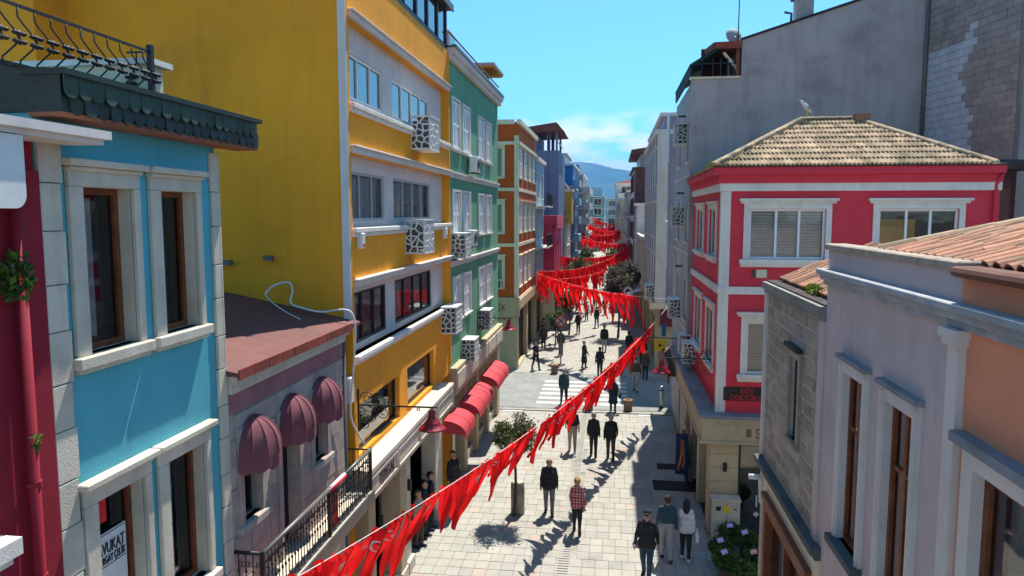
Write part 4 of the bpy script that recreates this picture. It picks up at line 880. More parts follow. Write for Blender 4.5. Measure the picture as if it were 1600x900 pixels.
q = MB(); q.hexa([(-13.3, 86.3, 12.1), (-4.9, 86.3, 12.1), (-4.9, 96, 12.1), (-13.3, 96, 12.1), (-12.3, 87.3, 13.8), (-6.2, 87.3, 13.8), (-6.2, 95, 13.8), (-12.3, 95, 13.8)]); part('mansard_roof', q, M['brown'], t); q = MB(); q.tube([(-12, 88.5, 14.2), (-6.2, 88.5, 14.2)], .45, 10); part('water_tank', q, M['steel'], t, True)
t, fr, ff, st = block('steel_blue_building', 'tall strong blue building with a white roof storey', 'L', -5.2, 97, 113, 10, 16.0, M['strongblue'], 5, 4, 'white', 2, (1.5, 1.7), 3.5, front_m=M['strongblue'])
q = MB(); q.box(-13, -6.3, 98, 110, 16.1, 17.3); part('roof_storey', q, M['farwhite'], t); q = MB(); q.box(-13.2, -6.0, 97.8, 110, 17.3, 17.5); part('roof_slab', q, M['fargrey'], t)
for k in range(5): part('balcony', MB().fb(fr, 97.5, 104, 3.5 + st * k, 3.5 + st * k + .95, 0, .9), M['skyblue'], t)
t, fr, ff, st = block('white_balcony_building', 'tall pale building with rows of white balconies on the left of the street', 'L', -4.6, 114, 132, 11, 15.6, M['fargrey'], 5, 5, 'white', 1, (1.8, 1.9), 3.4)
for k in range(5):
    for a_ in (114.5, 120.5, 126.5): part('balcony', MB().fb(fr, a_, a_ + 4.6, 3.4 + st * k - .1, 3.4 + st * k + .95, 0, 1.1), M['farwhite'], t)
q = MB(); q.box(-12, -5.3, 116, 124, 15.7, 17.2); part('roof_room', q, M['bluegrey'], t)
t, fr, ff, st = block('grey_far_building', 'grey apartment block further down on the left of the street', 'L', -5.8, 133, 158, 12, 14.6, M['lavender'], 4, 6, 'white', 1, (1.8, 1.8), 3.4)
for k in range(4): part('balcony', MB().fb(fr, 134, 146, 3.4 + st * k - .1, 3.4 + st * k + .9, 0, 1.0), M['farwhite'], t)
t, fr, ff, st = block('sea_green_building', 'sea green building closing the view at the end of the street', 'L', -2.2, 196, 214, 10, 14.2, M['fargrey'], 4, 4, 'white', 3, (2.0, 2.2), 3.6, front_m=M['fargreen'])
q = MB(); q.box(-11.5, -2.6, 198, 212, 14.3, 16.6); part('roof_storey', q, M['skyblue'], t)
t, fr, ff, st = block('pale_end_building', 'pale block beside the sea green building at the end of the street', 'L', -11.2, 180, 200, 12, 15.5, M['fargrey'], 5, 4, 'white', 4, (1.8, 1.9), 3.5)
t, fr, ff, st = block('blue_end_building', 'pale blue block far down the street behind the balconies', 'L', -6.4, 160, 178, 10, 15.2, M['skyblue'], 4, 5, 'white', 2, (1.6, 1.8), 3.5)

# ================================================================== right side
XR = 3.12
# ---- red corner house
t = thing('red_corner_house', 'bright red corner house with white trim and a weathered tiled hip roof', 'house', (7, 26, 0))
fr = FRt(XR); ff = FF(21.9); RY1 = 29.3; RX1 = 10.5
fops = [(3.88, 5.98, 8.22, 9.66), (7.38, 9.48, 8.22, 9.66), (3.90, 5.7, 4.86, 6.40), (7.3, 9.2, 4.86, 6.40)]
sops = [(22.9, 24.55, 8.22, 9.66), (26.1, 28.0, 8.22, 9.66), (22.9, 24.6, 4.86, 6.55), (26.1, 28.0, 4.86, 6.55)]
b = MB(); wall(b, ff, XR, RX1, 3.7, 10.55, fops, .12); wall(b, fr, 21.9, RY1, 3.7, 10.55, sops, .12); shell(b, XR, RX1, 21.9, RY1, 3.7, 10.55, 'LFT'); part('wall', b, M['red'], t)
for i, (a, c, v0, v1) in enumerate(fops):
    window(t, 'F', 21.9, (a + c) / 2, v0, c - a, v1 - v0, 'pvc', None, (.36, .66), (), .10, .07, surround=(.15, .05), sill=(.16, .13, .25), hood=(.16, .14, .30), sm='white', blind='slats' if i in (0, 2) else None)
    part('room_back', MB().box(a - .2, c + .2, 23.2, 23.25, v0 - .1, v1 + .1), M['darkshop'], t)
    if i == 1: part('curtain', MB().box(a + .1, a + 1.2, 22.5, 22.53, v0 + .05, v1 - .3), M['ochre'], t)
for (a, c, v0, v1) in sops: window(t, 'R', XR, (a + c) / 2, v0, c - a, v1 - v0, 'pvc', None, (.5,), (), .10, .06, surround=(.13, .05), sill=(.14, .11, .2), hood=(.12, .11, .22), sm='white', blind='curtain')
q = MB(); q.box(XR - .035, XR + .24, 21.865, 22.1, 3.7, 10.80); part('corner_pilaster', q, M['white'], t)
for z0_, z1_, w_, mm in ((7.20, 7.42, .07, 'white'), (10.16, 10.38, .09, 'white'), (10.38, 10.62, .12, 'red'), (10.62, 10.82, .28, 'red')):
    q = MB(); q.fb(ff, XR - w_, RX1, z0_, z1_, -.02, w_); q.fb(fr, 21.9 + .001, RY1, z0_ + .001, z1_ - .001, -.02, w_ + .001); part('string_course' if mm == 'white' else 'eave_gutter', q, M[mm], t)
b = MB(); b.tube([(10.35, 21.83, 3.7), (10.35, 21.83, 10.3), (10.45, 21.7, 10.6)], .05, 8); part('downpipe', b, M['red'], t, True)
bevel(part('wall_plate', MB().fb(ff, 4.12, 4.42, 7.68, 7.92, 0, .03), M['cream'], t), .01); part('wall_vent', MB().fb(ff, 4.00, 4.08, 7.70, 7.9, 0, .03), M['acgrey'], t)
# hip roof: two visible slopes of double-roll tiles
ex0, ex1, ey0, ez = XR - .32, RX1 - .3, 21.55, 10.83; rx0, rx1, ry, rz_ = 6.1, 7.75, 25.7, 12.55
b = MB(); b.add([(ex0, ey0, ez), (ex1, ey0, ez), (ex1, 29.3, ez), (ex0, 29.3, ez), (rx0, ry, rz_), (rx1, ry, rz_)], [(0, 1, 5, 4), (1, 2, 5), (2, 3, 4, 5), (3, 0, 4)]); rf = part('roof', b, M['tileold'], t)
def roll_tile(w_, L_, hump=.035, rolls=2, m='tile'):
    q = MB(); n_ = 5 * rolls; top = []; 
    for i in range(n_ + 1): top.append((-w_ / 2 + w_ * i / n_, hump * (.5 - .5 * math.cos(2 * math.pi * rolls * i / n_)) + .018))
    vs = [(x, 0, z) for x, z in top] + [(x, L_, z - .0) for x, z in top] + [(x, 0, z - .055) for x, z in top]
    k = n_ + 1; fs = [(i, i + 1, k + i + 1, k + i) for i in range(n_)] + [(2 * k + i, 2 * k + i + 1, i + 1, i) for i in range(n_)]
    q.add(vs, fs); return q.mesh('tile', M[m])
RT = roll_tile(.235, .54, .04); NR = 9
sl = Vector((0, ry - ey0, rz_ - ez)); pitch = math.atan2(rz_ - ez, ry - ey0)
rr = random.Random(9)
for j in range(NR):
    s0 = j / NR; y = ey0 + (ry - ey0) * s0; z = ez + (rz_ - ez) * s0; xa = ex0 + (rx0 - ex0) * (s0 + .03); xb = ex1 + (rx1 - ex1) * (s0 + .03)
    n_ = int((xb - xa) / .232); off = (xb - xa - n_ * .232) / 2
    for i in range(n_):
        o = link('tile', RT, rf, (xa + off + (i + .5) * .232, y, z + .045)); o.rotation_euler = (pitch - R(5 + rr.uniform(-1.2, 1.2)), R(rr.uniform(-1, 1)), R(rr.uniform(-1, 1)))
HT = MB(); 
for i in range(6): pass
n_ = 6; vs = []
for yy, sc in ((0, 1.12), (.42, .95)):
    for i in range(n_ + 1): a = math.pi * i / n_; vs.append((.11 * sc * math.cos(a), yy, .09 * sc * math.sin(a)))
HT.add(vs, [(i, i + 1, n_ + 2 + i, n_ + 1 + i) for i in range(n_)] + [tuple(range(n_, -1, -1))]); HT = HT.mesh('ridge_tile', M['tile'])
def ridge_line(a, b_, parent, me=HT, step=.36, skip=0):
    a = Vector(a); b_ = Vector(b_); d = b_ - a; n_ = int(d.length / step)
    for i in range(n_):
        p = a + d * (i / n_); o = link('ridge_tile', me, parent, p); q = d.normalized(); o.rotation_euler = (math.asin(q.z) + R(3), 0, math.atan2(-q.x, q.y) + R(rr.uniform(-4, 4)))
ridge_line((ex0, ey0, ez + .04), (rx0, ry, rz_ + .04), rf); ridge_line((ex1, ey0, ez + .04), (rx1, ry, rz_ + .04), rf); ridge_line((rx0, ry, rz_ + .04), (rx1, ry, rz_ + .04), rf)
# left hip slope, tiles joined (seen edge on)
b = MB(); lp = math.atan2(rz_ - ez, rx0 - ex0); 
for j in range(8):
    s0 = j / 8; x = ex0 + (rx0 - ex0) * s0; z = ez + (rz_ - ez) * s0 + .02; ya = ey0 + (ry - ey0) * s0; yb = 29.3 - (29.3 - ry) * s0; y = ya
    while y < yb - .1: b.tube([(x - .02, y + .1, z), (x + .42, y + .1, z + .42 * math.tan(lp))], .05, 6); y += .2
o = part('side_slope_tiles', b, M['tile'], rf); o['kind'] = 'stuff'
part('chimney_stump', MB().box(7.7, 8.15, 25.3, 25.7, 12.4, 12.72), M['tileold'], rf)
leaf_clump('roof_weed', 'yellow green weeds growing along the street side gutter of the red house', 'plant', (XR - .1, 23.4, 10.98), .16, 1.1, .13, 350, .09, [M['moss'], M['leafbright']], seed=11)
# dentist sign
sg = thing('dark_wall_sign', 'black sign with red lettering under the lower window of the red house', 'sign', (3.9, 21.8, 4.2))
part('board', MB().fb(ff, 3.30, 4.52, 4.06, 4.46, .01, .05), M['signblack'], sg); lettering(sg, 'DİŞ', .20, M['signred'], 'F', (3.96, 21.84, 4.28), sx=1.0); lettering(sg, 'DOKTORU', .20, M['signred'], 'F', (3.92, 21.84, 4.09), sx=.86)
# blue grey ledge and beige shop front of the corner house
part('ledge', MB().box(2.60, RX1, 21.42, RY1 + 3.5, 3.60, 3.70), M['navyledge'], t)
q = MB(); q.box(2.66, 2.95, 21.48, RY1 + 3.4, 2.86, 3.60); q.box(2.95, RX1, 21.48, 21.75, 2.861, 3.599); part('fascia', q, M['beige'], t)
q = MB(); q.box(2.62, 2.66, 21.44, RY1 + 3.4, 2.86, 2.94); q.box(2.62, 2.66, 21.44, RY1 + 3.4, 3.5, 3.6); q.box(2.66, RX1, 21.44, 21.48, 2.859, 2.941); q.box(2.66, RX1, 21.44, 21.48, 3.499, 3.601); part('fascia_moulding', q, M['beige'], t)
lettering(t, 'ŞA', .36, M['letter'], 'F', (4.16, 21.47, 3.08), align='LEFT', sx=.8); 
q = MB(); q.box(3.92, 4.06, 21.462, 21.475, 3.1, 3.32); part('shop_emblem', q, M['letter'], t)
for z in range(7): bevel(part('pillar_block', MB().box(2.95, 3.78, 21.8, 22.5, z * .41, z * .41 + .405), M['beige'], t), .012)
for u in (24.2, 26.4, 28.6, 31.8): bevel(part('pillar', MB().box(2.92, 3.35, u, u + .5, 0, 2.86), M['beige'], t), .015)
q = MB(); shell(q, 3.36, RX1, 22.45, 33, .0, 2.9, 'LT'); q.quad((3.0, 21.9, .003), (RX1, 21.9, .003), (RX1, 33, .003), (3.0, 33, .003)); part('shop_interior', q, M['darkshop'], t)
q = MB(); q.box(3.34, 3.36, 22.5, 33, .25, 2.86); part('shop_window', q, G_SHOP, t)
q = MB(); q.box(3.80, 3.86, 21.9, 21.96, 0, 2.86); q.box(5.3, 5.36, 21.9, 21.96, 0, 2.86); q.box(3.86, 5.3, 21.9, 21.96, 2.7, 2.86); part('shop_door_frame', q, M['darkframe'], t); part('shop_door_pane', MB().box(3.86, 5.3, 21.92, 21.94, 0.05, 2.7), G_SHOP, t)
part('spot_lamp', MB().box(3.34, 3.44, 21.70, 21.80, 1.95, 2.2), M['iron'], t)
q = MB(); q.lathe([(.09, -.004), (.09, .004)], (0, 0, 0), 4); o = part('door_decal', q, M['signwhite'], t, loc=(4.35, 21.905, .62)); o.rotation_euler = (R(90), 0, 0); part('door_decal', MB().box(4.33, 4.37, 21.90, 21.91, .85, 1.2), M['signwhite'], t)
for i in range(5): part('shop_goods', MB().lathe([(.12, 0), (.16, .1), (.10, .25), (.05, .3)], (4.0 + i * .28, 22.7, .9 + .12 * (i % 2)), 8), M['posterwhite' if i % 2 else 'ochre'], t, True)
part('goods_table', MB().box(3.9, 5.2, 22.5, 22.95, .6, .9), M['brown'], t)
lamp_bracket('red bell lamp on a scrolled iron bracket on the red house', (XR, 23.2, 5.02), 'R', 1.65)
# ---- grey building behind the red house
GX = 3.0; GY = 29.35
t = thing('grey_building', 'tall blue grey rendered building with a blank sloping wall behind the red house', 'building', (8, 33, 0))
gx = FRt(GX)
b = MB(); sl_ = .31
b.add([(GX, GY, 0), (4.75, GY, 0), (4.75, GY, 14.62), (GX - .1, GY, 14.62)], [(0, 1, 2, 3)])
b.add([(4.75, GY, 0), (14, GY, 0), (14, GY, 16.0 + 9.25 * sl_), (4.75, GY, 16.02)], [(0, 1, 2, 3)])
gops = [(30.2, 31.3, 11.6, 13.2), (33.6, 34.8, 11.6, 13.2), (30.2, 31.3, 8.4, 10.0), (33.6, 34.8, 8.4, 10), (30.2, 31.3, 5.2, 6.8), (33.6, 34.8, 5.2, 6.8)]
wall(b, gx, GY, 36.9, 0, 14.62, gops, .12); b.quad((GX, 36.9, 0), (14, 36.9, 0), (14, 36.9, 19), (GX, 36.9, 14.6)); b.quad((4.75, GY, 14.6), (4.75, 36.9, 14.6), (4.75, 36.9, 16), (4.75, GY, 16.02)); b.quad((GX, GY, 14.62), (4.75, GY, 14.62), (4.75, 36.9, 14.62), (GX, 36.9, 14.62))
b.quad((4.75, GY, 16.02), (14, GY, 16.0 + 9.25 * sl_), (14, 36.9, 16.0 + 9.25 * sl_), (4.75, 36.9, 16.02)); part('wall', b, M['greywall'], t)
for (a, c, v0, v1) in gops: window(t, 'R', GX, (a + c) / 2, v0, c - a, v1 - v0, 'pvc', None, (.5,), (), .12, .07, blind='curtain', sill=(.1, .06, .1), sm='greytrim')
q = MB(); q.hexa([(4.72, GY - .08, 16.02), (14, GY - .08, 16.02 + 9.28 * sl_), (14, GY + .3, 16.02 + 9.28 * sl_), (4.72, GY + .3, 16.02), (4.72, GY - .08, 16.09), (14, GY - .08, 16.09 + 9.28 * sl_), (14, GY + .3, 16.09 + 9.28 * sl_), (4.72, GY + .3, 16.09)]); part('coping', q, M['darkroof'], t)
part('terrace_coping', MB().box(GX - .15, 4.72, GY - .06, GY + .2, 14.62, 14.70), M['cream'], t)
for z in (11.0, 7.9, 4.8): part('string_course', MB().fb(gx, GY, 36.9, z, z + .07, 0, .03), M['greytrim'], t)
for u, z in ((32.2, 13.6), (32.3, 10.4), (32.2, 7.3)): part('vent_pipe', MB().tube([gx(u, z, 0), gx(u, z, .3)], .05, 6), M['acgrey'], t)
tr = thing('roof_terrace_shelter', 'roof terrace with a dark green canopy and railing on the grey building', 'shelter', (3.9, 31, 14.7))
q = MB(); q.add([(GX - .1, GY + .2, 15.35), (4.6, GY + .2, 16.1), (4.6, 35, 16.1), (GX - .9, 35, 14.9)], [(0, 1, 2, 3), (3, 2, 1, 0)]); q = MB(); q.hexa([(GX - .15, GY + .1, 15.1), (4.0, GY + .1, 15.75), (4.0, 36, 15.75), (GX - .15, 36, 15.1), (GX - .15, GY + .1, 15.2), (4.0, GY + .1, 15.9), (4.0, 36, 15.9), (GX - .15, 36, 15.2)]); part('canopy', q, M['greencanvas'], tr)
q = MB(); q.hexa([(GX - .14, GY + .1, 14.7), (GX - .08, GY + .1, 14.7), (GX - .08, 36, 14.7), (GX - .14, 36, 14.7), (GX - .14, GY + .1, 15.1), (GX - .08, GY + .1, 15.1), (GX - .08, 36, 15.1), (GX - .14, 36, 15.1)]); part('side_screen', q, M['greencanvas'], tr)
for x in (3.3, 3.7, 4.0, 4.25, 4.5): part('bar', MB().bar((x, GY + .1, 14.7), (x, GY + .1, 15.4), .02), M['iron'], tr)
part('rail', MB().bar((GX, GY + .1, 15.2), (4.6, GY + .1, 15.2), .02), M['iron'], tr); part('back_screen', MB().box(3.6, 4.7, 32.5, 32.55, 14.7, 16.4), M['brown'], tr); part('brace', MB().bar((4.1, GY + .15, 15.6), (4.6, GY + .15, 15.0), .05), M['cream'], tr); part('post', MB().bar((4.62, GY + .15, 14.7), (4.62, GY + .15, 16.0), .06), M['wood'], tr)
q = MB(); q.hexa([(3.85, GY - .1, 15.72), (4.72, GY - .1, 15.72), (4.72, 33, 15.95), (3.85, 33, 15.95), (3.7, GY - .1, 15.95), (4.72, GY - .1, 15.98), (4.72, 33, 16.4), (3.7, 33, 16.4)]); part('tiled_lean_to', q, M['roofred'], tr)
an = thing('antenna', 'thin tall antenna mast on the grey building roof edge', 'antenna', (4.66, GY + .4, 16)); part('mast', MB().tube([(4.66, GY + .4, 14.7), (4.66, GY + .4, 18.6)], .022, 6), M['iron'], an); part('crossbar', MB().bar((4.3, GY + .4, 18.3), (5.0, GY + .4, 18.3), .012), M['iron'], an)
ds = thing('satellite_dish', 'grey satellite dish beside the antenna on the grey building', 'satellite dish', (4.5, GY + .5, 16.1)); q = MB(); q.lathe([(.02, .10), (.16, .08), (.28, .03), (.33, -.02), (.33, -.03), (.28, .015), (.02, .08)], (0, 0, 0), 18); o = part('dish', q, M['fargrey'], ds, True, loc=(4.52, GY + .5, 16.3)); o.rotation_euler = (R(70), 0, R(20)); part('arm', MB().bar((4.52, GY + .5, 16.3), (4.52, GY + .15, 16.15), .015), M['iron'], ds)
ch = thing('chimney', 'short grey chimney on the sloping top of the grey wall', 'chimney', (7.0, GY + .6, 16.6)); part('stack', MB().box(6.75, 7.35, GY + .3, GY + .9, 16.3, 17.6), M['greywall'], ch); part('cap', MB().box(6.65, 7.45, GY + .2, GY + 1.0, 17.6, 17.7), M['darkroof'], ch); part('flue', MB().tube([(6.55, GY + .3, 16.7), (6.55, GY + .3, 17.0), (6.3, GY + .3, 17.05)], .05, 6), M['acgrey'], ch)
for i, (y, z, lab) in enumerate(((31.9, 12.4, 'white lattice cover highest on the grey building side'), (32.4, 9.0, 'white lattice cover halfway up the grey building side'), (33.0, 5.0, 'white lattice cover lowest on the grey building side above the shops'), (29.6, 4.05, 'white lattice cover at the far end of the ledge of the red house'), (28.0, 4.0, 'white lattice cover on the red house side behind the red bell lamp'))): lattice_ac(lab, (GX if i < 3 else XR, y, z), 'R', 1.0 if i < 3 else .9)
for i, (z, lab) in enumerate(((11.9, 'tall white shutter box high on the street side of the grey building'), (6.9, 'white signboard fixed to the far edge of the grey building'))):
    q = MB(); q.box(2.55, 2.63, 35.6, 36.8, z, z + 2.3); bevel(single('projecting_sign', q, M['plasticwhite'], lab, 'sign'), .02)
q = MB(); q.box(2.35, 3.0, 30.2, 36.5, 2.9, 3.0); q2 = MB(); q2.box(2.33, 2.38, 30.2, 36.5, 2.6, 3.35)
cn_ = thing('shop_canopy', 'dark maroon shop canopy at the foot of the grey building', 'canopy', (2.7, 33, 3)); part('top', q, M['brown'], cn_); part('front_board', q2, mat('maroon_board', (.16, .012, .03), .6), cn_)
# unfinished block wall right of the grey wall
A = Vector((11.25, GY, 0)); Bp = Vector((12.1, 24.6, 0)); dv = (Bp - A); Ln = dv.length; dv.normalize(); nv = Vector((dv.y, -dv.x, 0)); nv = nv if nv.x < 0 else -nv
t = thing('block_wall_building', 'unfinished building of bare grey blocks with a whitewashed patch at the upper right', 'building', (12, 27, 0))
q = MB(); q.hexa([tuple(A - nv * .3), tuple(Bp - nv * .3), tuple(Bp), tuple(A), *(tuple(p + Vector((0, 0, 18.5))) for p in (A - nv * .3, Bp - nv * .3, Bp, A))]); wl = part('wall', q, M['mortar'], t)
rr = random.Random(4); z = 10.3; row = 0
while z < 18.2:
    u = 0 if row % 2 == 0 else -.22
    while u < Ln - .02:
        u0, u1 = max(0, u), min(Ln, u + .44); h_ = .245
        if u1 - u0 > .05:
            wv = .022 + rr.uniform(-.008, .008); p0 = A + dv * (u0 + .008) + Vector((0, 0, z)); p1 = A + dv * (u1 - .008) + Vector((0, 0, z)); up_ = Vector((0, 0, h_ - .014))
            q = MB(); q.hexa([tuple(p0), tuple(p1), tuple(p1 + nv * wv), tuple(p0 + nv * wv), tuple(p0 + up_), tuple(p1 + up_), tuple(p1 + up_ + nv * wv), tuple(p0 + up_ + nv * wv)])
            ww = u0 < 2.3 + .35 * math.sin(z * 1.7) and z < 14.9 + .25 * u0 + .2 * math.sin(u0 * 3); part('block', q, M['whitewash' if ww else 'block'], wl)
        u += .44
    z += .25; row += 1
q = MB(); q.box(12.1, 18, 24.58, 25.2, 0, 20); part('concrete_frame', q, M['concrete'], t); q = MB(); q.box(12.08, 12.55, 24.3, 24.57, 0, 18); part('concrete_column', q, M['concrete'], t)
part('blue_panel', MB().box(12.9, 14.4, 24.3, 24.57, 17.0, 18.2), M['strongblue'], t)
b = MB(); b.tube([(11.2, GY - .15, 11.0), (11.2, GY - .15, 19)], .07, 8); part('rain_pipe', b, M['greyiron'], t, True)
b = MB(); b.bar((10.4, 24.2, 10.7), (11.5, 22.6, 11.35), .03); q = MB(); q.hexa([(9.9, 22.2, 10.75), (11.6, 22.2, 10.75), (11.9, 25, 10.75), (9.9, 25, 10.75), (9.9, 22.2, 10.83), (11.6, 22.2, 11.0), (11.9, 25, 11.2), (9.9, 25, 10.85)]); single('lean_to_roof', q, M['darkroof'], 'black lean to roof corner beside the tiled roof of the red house', 'roof')
# seagull on the ridge
sgull = thing('seagull', 'white and grey seagull standing on the ridge of the tiled roof', 'bird', (6.25, 25.65, 12.72))
rr = random.Random(1); q = MB(); prof = [(.01, -.26), (.035, -.2), (.07, -.08), (.085, .04), (.065, .14), (.04, .19), (.045, .23), (.05, .27), (.035, .31), (.012, .34)]
q.lathe(prof, (0, 0, 0), 12); o = part('body', q, M['bird'], sgull, True, loc=(6.25, 25.6, 12.98)); o.rotation_euler = (R(20), R(-48), 0)
for s_ in (-1, 1): q = MB(); q.add([(.0, s_ * .075, .05), (-.02, s_ * .10, -.03), (.14, s_ * .085, -.10), (.34, s_ * .03, -.16), (.12, s_ * .06, .03)], [(0, 1, 2, 3, 4)]); part('wing', q, M['birdgrey'], sgull, loc=(6.22, 25.6, 12.99))
part('beak', MB().bar((5.99, 25.6, 13.22), (5.93, 25.6, 13.19), .012), M['yellowsign'], sgull)
for s_ in (-.03, .03): part('leg', MB().bar((6.26, 25.6 + s_, 12.92), (6.26, 25.6 + s_, 12.66), .008), M['yellowsign'], sgull)

# ---- stone house, lilac house and salmon house, near right
XP = 3.2; fr = FRt(XP)
t = thing('ashlar_stone_house', 'grey ashlar stone house with one narrow window and a dark parapet', 'house', (5, 13.4, 0))
S0, S1 = 11.485, 15.72; wo_ = (12.86, 13.42, 5.55, 7.02)
b = MB(); wall(b, fr, S0, S1, 0, 8.0, [wo_, (11.7, 15.0, 0, 3.78)], .13); shell(b, XP, 12, S0, S1, 0, 8.0, 'L'); wl = part('wall', b, M['mortar'], t)
rr = random.Random(8); z = 4.52; row = 0
while z < 7.9:
    h_ = min(.235, 7.93 - z); u = 11.74 + (.0 if row % 2 else -.16)
    while u < S1 - .14:
        L_ = rr.uniform(.27, .42); s0, s1 = max(11.74, u), min(S1 - .15, u + L_); segs = [(s0, s1)]
        if z + h_ > wo_[2] - .12 and z < wo_[3] + .16:
            segs = [x for x in ((s0, min(s1, wo_[0] - .16)), (max(s0, wo_[1] + .16), s1)) if x[1] - x[0] > .04]
        for a, c in segs:
            if c - a < .04: continue
            q = MB(); w_ = .008 + rr.uniform(-.004, .004); j = [rr.uniform(.012, .028) for _ in range(4)]; k_ = .006
            p = [fr(a + j[0], z + j[1], 0), fr(c - j[2], z + j[1], 0), fr(c - j[2] - k_, z + j[1] + k_, w_), fr(a + j[0] + k_, z + j[1] + k_, w_), fr(a + j[0], z + h_ - j[3], 0), fr(c - j[2], z + h_ - j[3], 0), fr(c - j[2] - k_, z + h_ - j[3] - k_, w_), fr(a + j[0] + k_, z + h_ - j[3] - k_, w_)]
            part('stone', q.hexa(p), M['stone'], wl)
        u += L_
    z += .24; row += 1
part('plaster_strip', MB().fb(fr, 11.46, 11.74, 4.46, 7.9, 0, .03), M['lilac'], t); part('corner_strip', MB().fb(fr, S1 - .14, S1 + .02, 4.5, 8.0, 0, .05), M['greytrim'], t)
q = MB(); q.fb(fr, wo_[0] - .15, wo_[0], wo_[2], wo_[3] + .15, 0, .05); q.fb(fr, wo_[1], wo_[1] + .15, wo_[2], wo_[3] + .15, 0, .05); q.fb(fr, wo_[0], wo_[1], wo_[3], wo_[3] + .15, 0, .05); part('window_surround', q, M['stone'], t)
part('window_hood', MB().fb(fr, wo_[0] - .2, wo_[1] + .2, wo_[3] + .15, wo_[3] + .22, 0, .12), M['darkroof'], t); part('sill', MB().fb(fr, wo_[0] - .16, wo_[1] + .16, wo_[2] - .08, wo_[2], -.05, .07), M['stone'], t)
window(t, 'R', XP, (wo_[0] + wo_[1]) / 2, wo_[2], wo_[1] - wo_[0], wo_[3] - wo_[2], 'darkframe', None, (.5,), (.5,), .10, .05); part('room_back', MB().box(4.2, 4.25, 12.6, 13.7, 5.2, 7.3), M['black'], t)
q = MB(); q.fb(fr, S0, S1 + .06, 7.98, 8.12, -.3, .10); q.fb(fr, S0, S1 + .03, 7.90, 7.98, 0, .06); part('parapet', q, M['concrete'], t); part('parapet_gutter', MB().fb(fr, S0, S1 + .05, 8.12, 8.15, -.28, .02), M['darkroof'], t)
q = MB(); q.fb(fr, S0 - .25, S1 + .02, 4.34, 4.46, -.02, .16); q.fb(fr, S0 - .25, S1, 4.26, 4.34, 0, .09); part('ledge', q, M['mossledge'], t)
part('lower_wall', MB().fb(fr, S0 - .25, S1, 3.8, 4.26, 0, .02), M['cream'], t)
q = MB(); q.fb(fr, 11.7, 15.0, 3.60, 3.80, -.1, .09); q.fb(fr, 14.78, 15.0, 0, 3.6, -.1, .09); q.fb(fr, 11.7, 11.9, 0, 3.6, -.1, .09); q.fb(fr, 13.3, 13.42, 0, 3.6, -.1, .05); part('wooden_shop_frame', q, M['wood'], t); q = MB(); q.fb(fr, 11.9, 14.78, .3, 3.6, -.08, -.06); part('shop_pane', q, G_SHOP, t); part('shop_back', MB().fb(fr, 11.7, 15.0, 0, 3.7, -.9, -.88), M['ochre'], t)
part('wooden_fillet', MB().fb(fr, 11.6, 15.05, 3.80, 3.9, .02, .13), M['wood'], t)
sp = thing('spotlight', 'small white spotlight fixed under the ledge of the stone house', 'lamp', fr(15.5, 4.0, .1)); part('head', MB().tube([fr(15.45, 4.05, .06), fr(15.45, 4.05, .3)], .06, 8), M['plasticwhite'], sp, True); part('arm', MB().bar(fr(15.45, 3.5, .05), fr(15.45, 4.05, .08), .03), M['plasticwhite'], sp)
# tiles of the stone house roof
BT = MB(); n_ = 6; vs = []
for xx, sc in ((0, 1.1), (.46, .92)):
    for i in range(n_ + 1): a = math.pi * i / n_; vs.append((xx, .092 * sc * math.cos(a), .085 * sc * math.sin(a)))
for xx, sc in ((0, .92),):
    for i in range(n_ + 1): a = math.pi * i / n_; vs.append((xx, .092 * sc * math.cos(a), .085 * sc * math.sin(a) - .004))
k = n_ + 1; BT.add(vs, [(i, k + i, k + i + 1, i + 1) for i in range(n_)] + [(2 * k + i, i, i + 1, 2 * k + i + 1) for i in range(n_)]); BT = BT.mesh('barrel_tile', M['tileold'])
rr = random.Random(6)
def barrel_roof(parent, x0, z0, y0, y1, slope, nrows, x_of=None, pitch=.205):
    sa = math.atan(slope); n_ = int((y1 - y0) / pitch)
    for j in range(nrows):
        for i in range(n_):
            y = y0 + (i + .5) * pitch; x = x0 + j * .36 * math.cos(sa)
            if x_of and not x_of(x, y): continue
            o = link('barrel_tile', BT, parent, (x, y + rr.uniform(-.01, .01), z0 + (x - x0) * slope + .03 + rr.uniform(0, .012))); o.rotation_euler = (0, -sa + R(-4 + rr.uniform(-2, 2)), R(rr.uniform(-3, 3)))
b = MB(); b.quad((XP + .25, S0, 8.1), (XP + .25, S1, 8.1), (5.1, S1, 8.75), (5.1, S0, 8.75)); b.quad((XP + .25, S1, 8.1), (5.1, S1, 8.75), (5.1, S1, 8.0), (XP + .25, S1, 8.0)); rf = part('roof', b, M['darkroof'], t)
barrel_roof(rf, XP + .22, 8.12, 11.5, 15.6, .40, 5)
leaf_clump('parapet_weed', 'bright yellow green weed growing behind the parapet of the stone house', 'plant', (XP + .22, 13.0, 8.22), .12, .45, .10, 260, .07, [M['moss'], M['leafbright']], seed=21)
